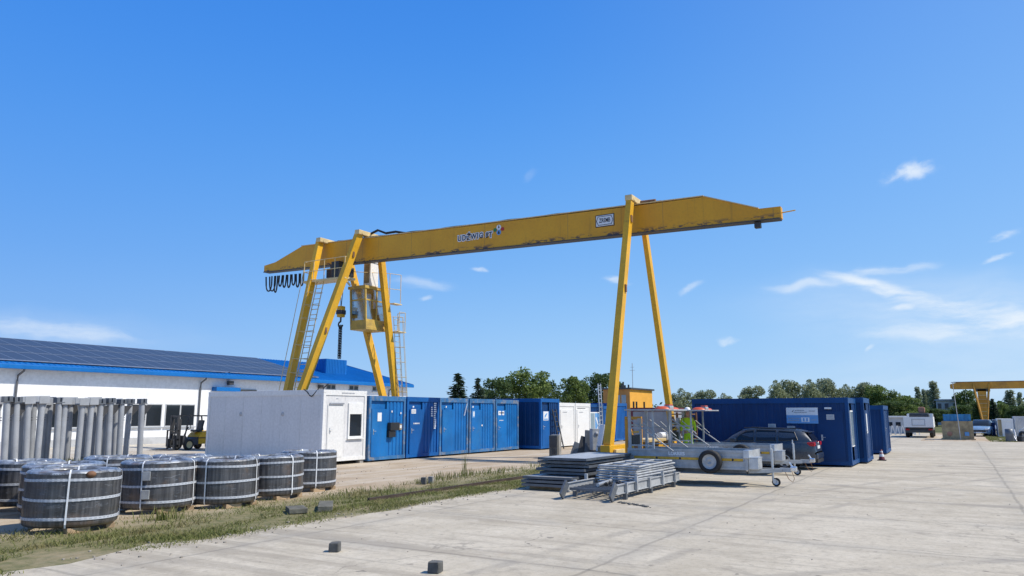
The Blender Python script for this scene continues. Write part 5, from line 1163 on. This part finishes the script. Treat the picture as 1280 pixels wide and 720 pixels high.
for x,h in ((1.0,.5),(1.6,.8),(2.2,.4),(3.4,.5)): MB().tube((x,1.5,5.2),(x,1.5,5.2+h),.12,8).build('flue', M['dark'], oh)
ms_ = MB().tube((0,0,0),(0,0,3.2),.04,6).tube((0,-.35,2.3),(0,.35,2.3),.02,5).tube((0,-.25,2.7),(0,.25,2.7),.02,5).build('aerial', M['galv'], oh); ms_.location = (2.6,.6,5.2)
# farther yellow crane
f2 = thing('gantry_crane', 'smaller orange yellow gantry crane far off at the photo edge', 'crane', (100,-6,0))
def P2(x,y,z): return (x-100,y+6,z)
MB().prism([(.55+6,4.85),(.55+6,5.3),(-.2+6,5.52),(-24,5.52),(-24,4.78),(.2+6,4.75)], 'x', -.45, .45).build('girder', M['yellow2'], f2); MB().box(-.5,.5,-24,6.2,5.525,5.58).build('top_flange', M['dark'], f2)
for yc in (-2.5,-22):
    for sx in (-1,1):
        for sy in (-.78,.78):
            MB().bar(P2(100+sx*2.2,yc+sy*.14,.5),P2(100+sx*.45,yc+sy,5.4),.14,.14).build('leg', M['yellow2'], f2)
        MB().bbox(sx*2.2-.5,sx*2.2+.5,yc+6-.25,yc+6+.25,.15,.5,.04).build('bogie', M['dark'], f2)
    for z in (1.6,2.7,3.7): MB().bar(P2(97.9+z*.28,yc-.2-z*.1,z),P2(97.9+z*.28,yc+.2+z*.1,z),.07,.07).build('brace', M['yellow2'], f2)
    MB().bbox(-2.6,2.6,yc+5.85,yc+6.15,.3,.55,.02).build('sill_beam', M['yellow2'], f2)
MB().prism([(-.42,4.7),(.42,4.7),(.36,2.2),(.12,.6),(-.12,.6),(-.36,2.2)], 'x', -.6, .6).shift((0,3.5,0)).build('cable_tower', M['yellow2'], f2)
m = MB()
for k in range(7): m.box(-.65,-.6,3.5-.38,3.5+.38,1.3+k*.45,1.36+k*.45)
m.build('ladder', M['cream'], f2); MB().bbox(-.6,.6,2.7,4.3,4.45,4.75,.04).build('trolley', M['dark'], f2); MB().prism([(-9.8,5.585),(-9.2,5.585),(-9.4,5.85),(-9.6,5.85)], 'x', -.3, .3).shift((0,3.5,0)).build('housing', M['dark'], f2)
# ------------------------------------------------------------------ trees
def leaf_cloud(lobes, n, size, seed, flat=.6):
    r = random.Random(seed); vs = []; fs = []
    tot = sum(l[3]*l[4] for l in lobes)
    for (cx,cy,cz,rx,rz_) in lobes:
        k = int(n*rx*rz_/tot)
        for _ in range(k):
            d = Vector((r.gauss(0,1),r.gauss(0,1),r.gauss(0,1))).normalized(); rr = r.uniform(.15,1)**.42
            if r.random() < .1: rr *= r.uniform(1.0,1.18)
            p = Vector((cx+d.x*rx*rr, cy+d.y*rx*rr, cz+d.z*rz_*rr)); s = size*r.uniform(.55,1.25)
            a = Vector((r.gauss(0,1),r.gauss(0,1),r.gauss(0,1)*flat)).normalized(); b = a.cross(Vector((r.gauss(0,1),r.gauss(0,1),r.gauss(0,1)))).normalized()
            i = len(vs); vs += [p-a*s, p+b*s*.55, p+a*s, p-b*s*.55]; fs.append((i,i+1,i+2,i+3))
    return vs, fs
def tree_proto(kind, seed, mat):
    r = random.Random(seed); T = thing('tree', 'x', 'tree', (0,0,0)); tm = MB()
    if kind == 'broad':   # unit: about 8 m tall
        lobes = []
        for k in range(17):
            a = r.uniform(0,2*PI); z = r.uniform(2.6,7.0); w_ = 2.7*(1-((z-4.3)/4.4)**2)**.5 if abs(z-4.3) < 4.3 else .6
            q = r.uniform(.35,1)*w_; rad = r.uniform(.8,1.35); lobes.append((q*math.cos(a),q*math.sin(a),z,rad,rad*.85))
        lobes.append((0,0,4.4,1.9,2.0)); lobes.append((.1,0,7.0,.9,.9))
        vs, fs = leaf_cloud(lobes, 5200, .2, seed)
        tm.tube((0,0,0),(.05,0,2.4),.2,10,.15); tm.tube((.05,0,2.4),(0,.1,6.2),.15,8,.04)
        for k in range(8): l = lobes[k]; tm.tube((.03,0,2.0+k*.28),(l[0]*.8,l[1]*.8,l[2]),.08,6,.025)
    elif kind == 'poplar':
        lobes = [(r.uniform(-.14,.14),r.uniform(-.14,.14),1.6+k*.46,r.uniform(.6,.85)*(1 if 3 < k < 15 else .72),.6) for k in range(18)]
        vs, fs = leaf_cloud(lobes, 3600, .15, seed); tm.tube((0,0,0),(0,0,9.2),.16,8,.03)
        for k in range(10): tm.tube((0,0,1.5+k*.7),(.4*math.cos(k*2.4),.4*math.sin(k*2.4),2.5+k*.7),.04,5,.012)
    else:                 # conifer, about 8 m
        vs = []; fs = []; tm.tube((0,0,0),(0,0,8),.16,8,.02)
        for k in range(26):
            z = 1.0+k*.27; R0 = 2.1*(1-(z-1.0)/7.2)**.85+.08
            for j in range(9 if k < 18 else 6):
                a = j*2*PI/9+k*.7+r.uniform(-.25,.25); R1 = R0*r.uniform(.65,1.15); d = Vector((math.cos(a),math.sin(a),0))
                tm.tube((0,0,z),(d.x*R1,d.y*R1,z-.12*R1),.025,4,.008) if k%3 == 0 else None
                for q in range(int(7+R1*10)):
                    f_ = r.uniform(.15,1); p = Vector((0,0,z))+d*R1*f_+Vector((r.gauss(0,.09),r.gauss(0,.09),-.14*R1*f_+r.gauss(0,.07))); s = r.uniform(.14,.3)
                    aa = (d+Vector((r.gauss(0,.5),r.gauss(0,.5),r.uniform(-.6,.1)))).normalized(); b = aa.cross(Vector((r.gauss(0,1),r.gauss(0,1),1))).normalized()
                    i = len(vs); vs += [p-aa*s,p+b*s*.35,p+aa*s,p-b*s*.35]; fs.append((i,i+1,i+2,i+3))
    tm.build('trunk', M['bark'], T); m = MB(); m.v = [v[:] for v in vs]; m.f = [list(f) for f in fs]; m.sm = [False]*len(fs); m.build('crown', M[mat], T, fix=False); return T
protos = {'b0':tree_proto('broad',1,'leaf'),'b1':tree_proto('broad',2,'leaf'),'bd':tree_proto('broad',3,'leaf_d'),'bg':tree_proto('broad',4,'leaf_hazed'),'bh':tree_proto('broad',5,'leaf_hazed'),'p':tree_proto('poplar',6,'leaf_hazed'),'c':tree_proto('conifer',7,'needle')}
usedp = set()
TR = [
 ('c', 79.1, 54.8, 7.16, 5.05, 1.49, 'tall dark conifer above the third blue container', 'trees behind the container row'),
 ('c', 77.1, 50.4, 6.36, 3.37, 3.42, 'smaller pointed conifer beside the tall one', 'trees behind the container row'),
 ('bd', 85.1, 52.5, 6.84, 4.81, 2.32, 'dark bushy tree between the conifers and the big round tree', 'trees behind the container row'),
 ('b0', 90.4, 51.5, 8.37, 7.85, 3.79, 'biggest round green tree above the dark blue container', 'trees behind the container row'),
 ('bd', 95.9, 50.1, 6.89, 4.94, 3.93, 'dark gappy tree right of the biggest round tree', 'trees behind the container row'),
 ('b1', 88.4, 43.0, 6.95, 5.16, 0.41, 'bright green tree above the pair of white containers', 'trees behind the container row'),
 ('bd', 97.2, 43.8, 7.81, 5.34, 0.08, 'dark tall tree just left of the slanting crane leg', 'trees behind the container row'),
 ('b0', 104.1, 43.9, 7.31, 3.84, 5.26, 'green tree behind the slanting crane leg', 'trees behind the container row'),
 ('bd', 92.7, 59.4, 5.81, 3.02, 1.63, 'low dark tree filling the gap beside the small conifer', 'trees behind the container row'),
 ('bg', 142.5, 53.8, 6.88, 3.78, 1.47, 'greyish tree peeping over the ochre building', 'grey green trees beyond the long office container'),
 ('bg', 126.8, 41.0, 6.37, 5.06, 6.25, 'grey green tree right of the rear right crane leg', 'grey green trees beyond the long office container'),
 ('bh', 132.7, 38.9, 6.22, 5.52, 2.95, 'grey green tree at the left end of the long office container', 'grey green trees beyond the long office container'),
 ('bg', 140.5, 37.4, 5.82, 4.16, 5.25, 'small low tree above the left part of the long office container', 'grey green trees beyond the long office container'),
 ('bh', 128.8, 29.7, 6.63, 5.48, 2.99, 'rounded tree alone above the middle of the office roof', 'grey green trees beyond the long office container'),
 ('bg', 133.1, 26.4, 7.66, 4.98, 4.01, 'tall tree of the middle pair above the office roof', 'grey green trees beyond the long office container'),
 ('bh', 138.7, 24.8, 7.97, 5.13, 0.95, 'second tall tree of the middle pair above the office roof', 'grey green trees beyond the long office container'),
 ('bg', 133.9, 21.1, 7.7, 5.19, 3.99, 'tree above the signboard of the office container', 'grey green trees beyond the long office container'),
 ('bh', 139.7, 19.2, 8.16, 5.65, 5.45, 'tallest tree above the signboard end of the office roof', 'grey green trees beyond the long office container'),
 ('bg', 150.0, 17.4, 7.37, 5.05, 3.29, 'smaller tree right of the tallest above the office roof', 'grey green trees beyond the long office container'),
 ('bh', 140.7, 13.6, 7.38, 5.56, 4.66, 'leafy tree above the door end of the office container', 'grey green trees beyond the long office container'),
 ('b1', 137.5, 11.1, 6.82, 5.67, 4.22, 'green tree behind the third dark blue container', 'trees at the far end of the yard'),
 ('b0', 136.5, 8.9, 5.84, 5.58, 0.4, 'green tree at the start of the slope of trees', 'trees at the far end of the yard'),
 ('b1', 139.8, 7.3, 4.99, 5.39, 4.76, 'green tree half way down the slope of trees', 'trees at the far end of the yard'),
 ('bd', 136.3, 5.3, 3.88, 4.94, 3.71, 'dark tree above the white truck', 'trees at the far end of the yard'),
 ('bd', 135.3, 3.0, 2.86, 4.59, 1.89, 'dark bushy tree right of the white truck', 'trees at the far end of the yard'),
 ('b0', 124.3, 5.8, 3.38, 4.28, 0.19, 'low green tree behind the low shed', 'trees at the far end of the yard'),
 ('bd', 124.9, 8.8, 3.99, 5.13, 5.44, 'low dark tree behind the cone and third container', 'trees at the far end of the yard'),
 ('p', 170.4, 6.6, 7.36, 1.54, 2.97, 'thin poplar, first of the group above the white truck', 'poplars on the skyline'),
 ('p', 176.6, 5.8, 7.04, 1.24, 4.51, 'slender poplar in the middle of the poplar group', 'poplars on the skyline'),
 ('p', 178.2, 5.2, 6.91, 1.25, 5.52, 'faint slim poplar between the slender one and the broad one', 'poplars on the skyline'),
 ('p', 160.5, 3.6, 8.04, 2.24, 4.48, 'broadest tall poplar beside the distant house', 'poplars on the skyline'),
 ('bd', 137.2, -0.2, 3.48, 3.78, 5.78, 'dark tree behind the tan crate', 'trees at the far end of the yard'),
 ('b1', 154.2, -1.4, 6.29, 3.93, 2.48, 'tall tree under the tip of the far crane', 'trees at the far end of the yard'),
 ('bd', 143.7, -3.3, 4.17, 4.19, 5.03, 'dark tree behind the leg of the far crane', 'trees at the far end of the yard'),
 ('c', 139.9, -4.8, 4.35, 2.43, 2.79, 'dark narrow conifer right of the far crane leg', 'trees at the far end of the yard'),
 ('b0', 147.7, -6.1, 3.81, 3.4, 5.88, 'green tree beside the narrow conifer', 'trees at the far end of the yard'),
 ('p', 167.7, -8.5, 6.41, 2.24, 5.52, 'tall poplar under the far crane girder', 'poplars on the skyline'),
 ('p', 180.6, -10.8, 6.25, 1.37, 0.61, 'slim poplar at the photo edge', 'poplars on the skyline'),
 ('bd', 141.5, -7.5, 3.35, 3.51, 0.85, 'dark tree behind the grey ribbed container', 'trees at the far end of the yard'),
 ('bd', 142.9, -9.9, 3.6, 3.78, 1.36, 'dark tree cut by the photo edge', 'trees at the far end of the yard'),
 ('b0', 140.9, 1.4, 2.63, 3.07, 6.06, 'low tree below the distant house', 'trees at the far end of the yard')]
for (k, x, y, h, wd, rz_, lab, gr) in TR:
    base = {'b':7.9,'p':10.0,'c':8.0}[k[0]]; bw = {'b':6.4,'p':1.7,'c':4.2}[k[0]]
    T = protos[k] if k not in usedp else copy_tree(protos[k]); usedp.add(k)
    T.location = (x,y,0); T.rotation_euler = (0,0,rz_); s = h/base; q = wd/bw; T.scale = (q,q,s); T['label'] = lab; T['group'] = gr
    T.name = {'b':'broadleaf_tree','p':'poplar_tree','c':'conifer_tree'}[k[0]]
# far wood that closes the view
r = random.Random(77); lob = []
for k in range(150):
    f_ = k/149; x = 205+r.uniform(-12,12)-30*f_; y = 165-200*f_+r.uniform(-3,3); hh = r.uniform(3.2,5.0)*(1.0); lob.append((x,y,hh*.45,r.uniform(2.5,4),hh*.55))
vs, fs = leaf_cloud(lob, 16000, .55, 78); m = MB(); m.v = [tuple(v) for v in vs]; m.f = [list(f) for f in fs]; m.sm = [False]*len(fs)
tag(m.build('far_wood', M['leaf_d'], None, fix=False), 'low dark far wood along the horizon behind everything', 'wood', None, 'stuff')
# ------------------------------------------------------------------ grass and weeds
r = random.Random(5); vs = []; fs = []
def hsh(x, y): return .5+.5*math.sin(x*1.7+2.1*math.sin(y*1.3+x*.35))*math.cos(y*1.9+1.4*math.sin(x*.8))
def blade(x, y, h, w_, lean):
    a = r.uniform(0,2*PI); dx, dy = math.cos(a)*w_, math.sin(a)*w_; b = r.uniform(0,2*PI); lx, ly = math.cos(b)*lean*h, math.sin(b)*lean*h
    i = len(vs); vs.extend([(x-dx,y-dy,0),(x+dx,y+dy,0),(x+dx*.7+lx*.4,y+dy*.7+ly*.4,h*.6),(x-dx*.7+lx*.4,y-dy*.7+ly*.4,h*.6),(x+lx,y+ly,h)]); fs.extend([[i,i+1,i+2,i+3],[i+3,i+2,i+4]])
cnt = 0
while cnt < 36000:
    x = 5 + 30*r.random()**1.25; y = r.uniform(10.3,14.6)
    edge = min((y-10.3)/.5, 1)*(1 if y < 12.2 else max(0,1-(y-12.2)/2.2)*.55)
    if x > 27: edge *= max(0,(36-x)/9)
    if r.random() > edge*(hsh(x*1.1,y*1.6)**1.3)*1.15: continue
    if abs(y-11.9) < .08: continue
    if x < 7.4 and (x-6.15)**2+(y-10.75)**2 < .75: continue
    tall = 1+1.2*hsh(x*.6+3,y)
    blade(x, y, r.uniform(.015,.048)*tall, r.uniform(.004,.009), r.uniform(.5,1.5)); cnt += 1
for (cx,cy,n,hm,sp_) in ((17.9,13.6,90,.2,.3),(19.2,13.8,120,.3,.35),(20.6,13.9,90,.28,.4),(21.8,13.7,120,.24,.5),(23.4,13.9,90,.2,.7),(9.3,13.2,80,.3,.2),(26,13.6,160,.3,.9),(14.6,15.9,60,.2,.6),(15.0,13.0,120,.2,.7)):
    for _ in range(n): blade(cx+r.gauss(0,sp_), cy+r.gauss(0,sp_*.5), r.uniform(.3,1)*hm, r.uniform(.006,.014), r.uniform(.1,.6))
for k in range(26): blade(20.5+r.gauss(0,.04), 13.9+r.gauss(0,.04), r.uniform(.5,1.0), .005, .15)
for _ in range(900): blade(r.uniform(15.5,21)-0, r.uniform(29.8,32.2), r.uniform(.05,.3), .01, .5)
m = MB(); m.v = vs; m.f = fs; m.sm = [False]*len(fs); tag(m.build('grass', M['grass'], None, fix=False), 'dry green grass and weeds growing along the crane rail', 'grass', None, 'stuff')
vs = []; fs = []
for _ in range(5000):
    x = r.uniform(64.5,90); y = r.uniform(-3.6,-1.8)
    if hsh(x*.4,y) < .25: continue
    blade(x, y, r.uniform(.04,.12), .02, .8)
m = MB(); m.v = vs; m.f = fs; m.sm = [False]*len(fs); tag(m.build('grass', M['grass'], None, fix=False), 'patch of grass below the far yellow crane', 'grass', None, 'stuff')
# stones and grit along the edge of the concrete
m = MB(); r = random.Random(31)
for k in range(420):
    if k < 260: x = r.uniform(6,28); y = 10.5+r.gauss(0,.35)
    elif k < 360: x, y = r.uniform(12,24), r.uniform(13.5,20)
    else: x, y = r.uniform(8,30), r.uniform(-1,10)
    s = r.uniform(.005,.016) if k < 360 else r.uniform(.005,.011); m.bbox(x-s*1.3,x+s*1.3,y-s,y+s,.0,s*1.2+.004,s*.4)
tag(m.build('gravel', pm('pale_stones', (.27,.245,.21), .9, var=.35, vs=12)), 'loose stones and grit along the concrete edge', 'gravel', None, 'stuff')
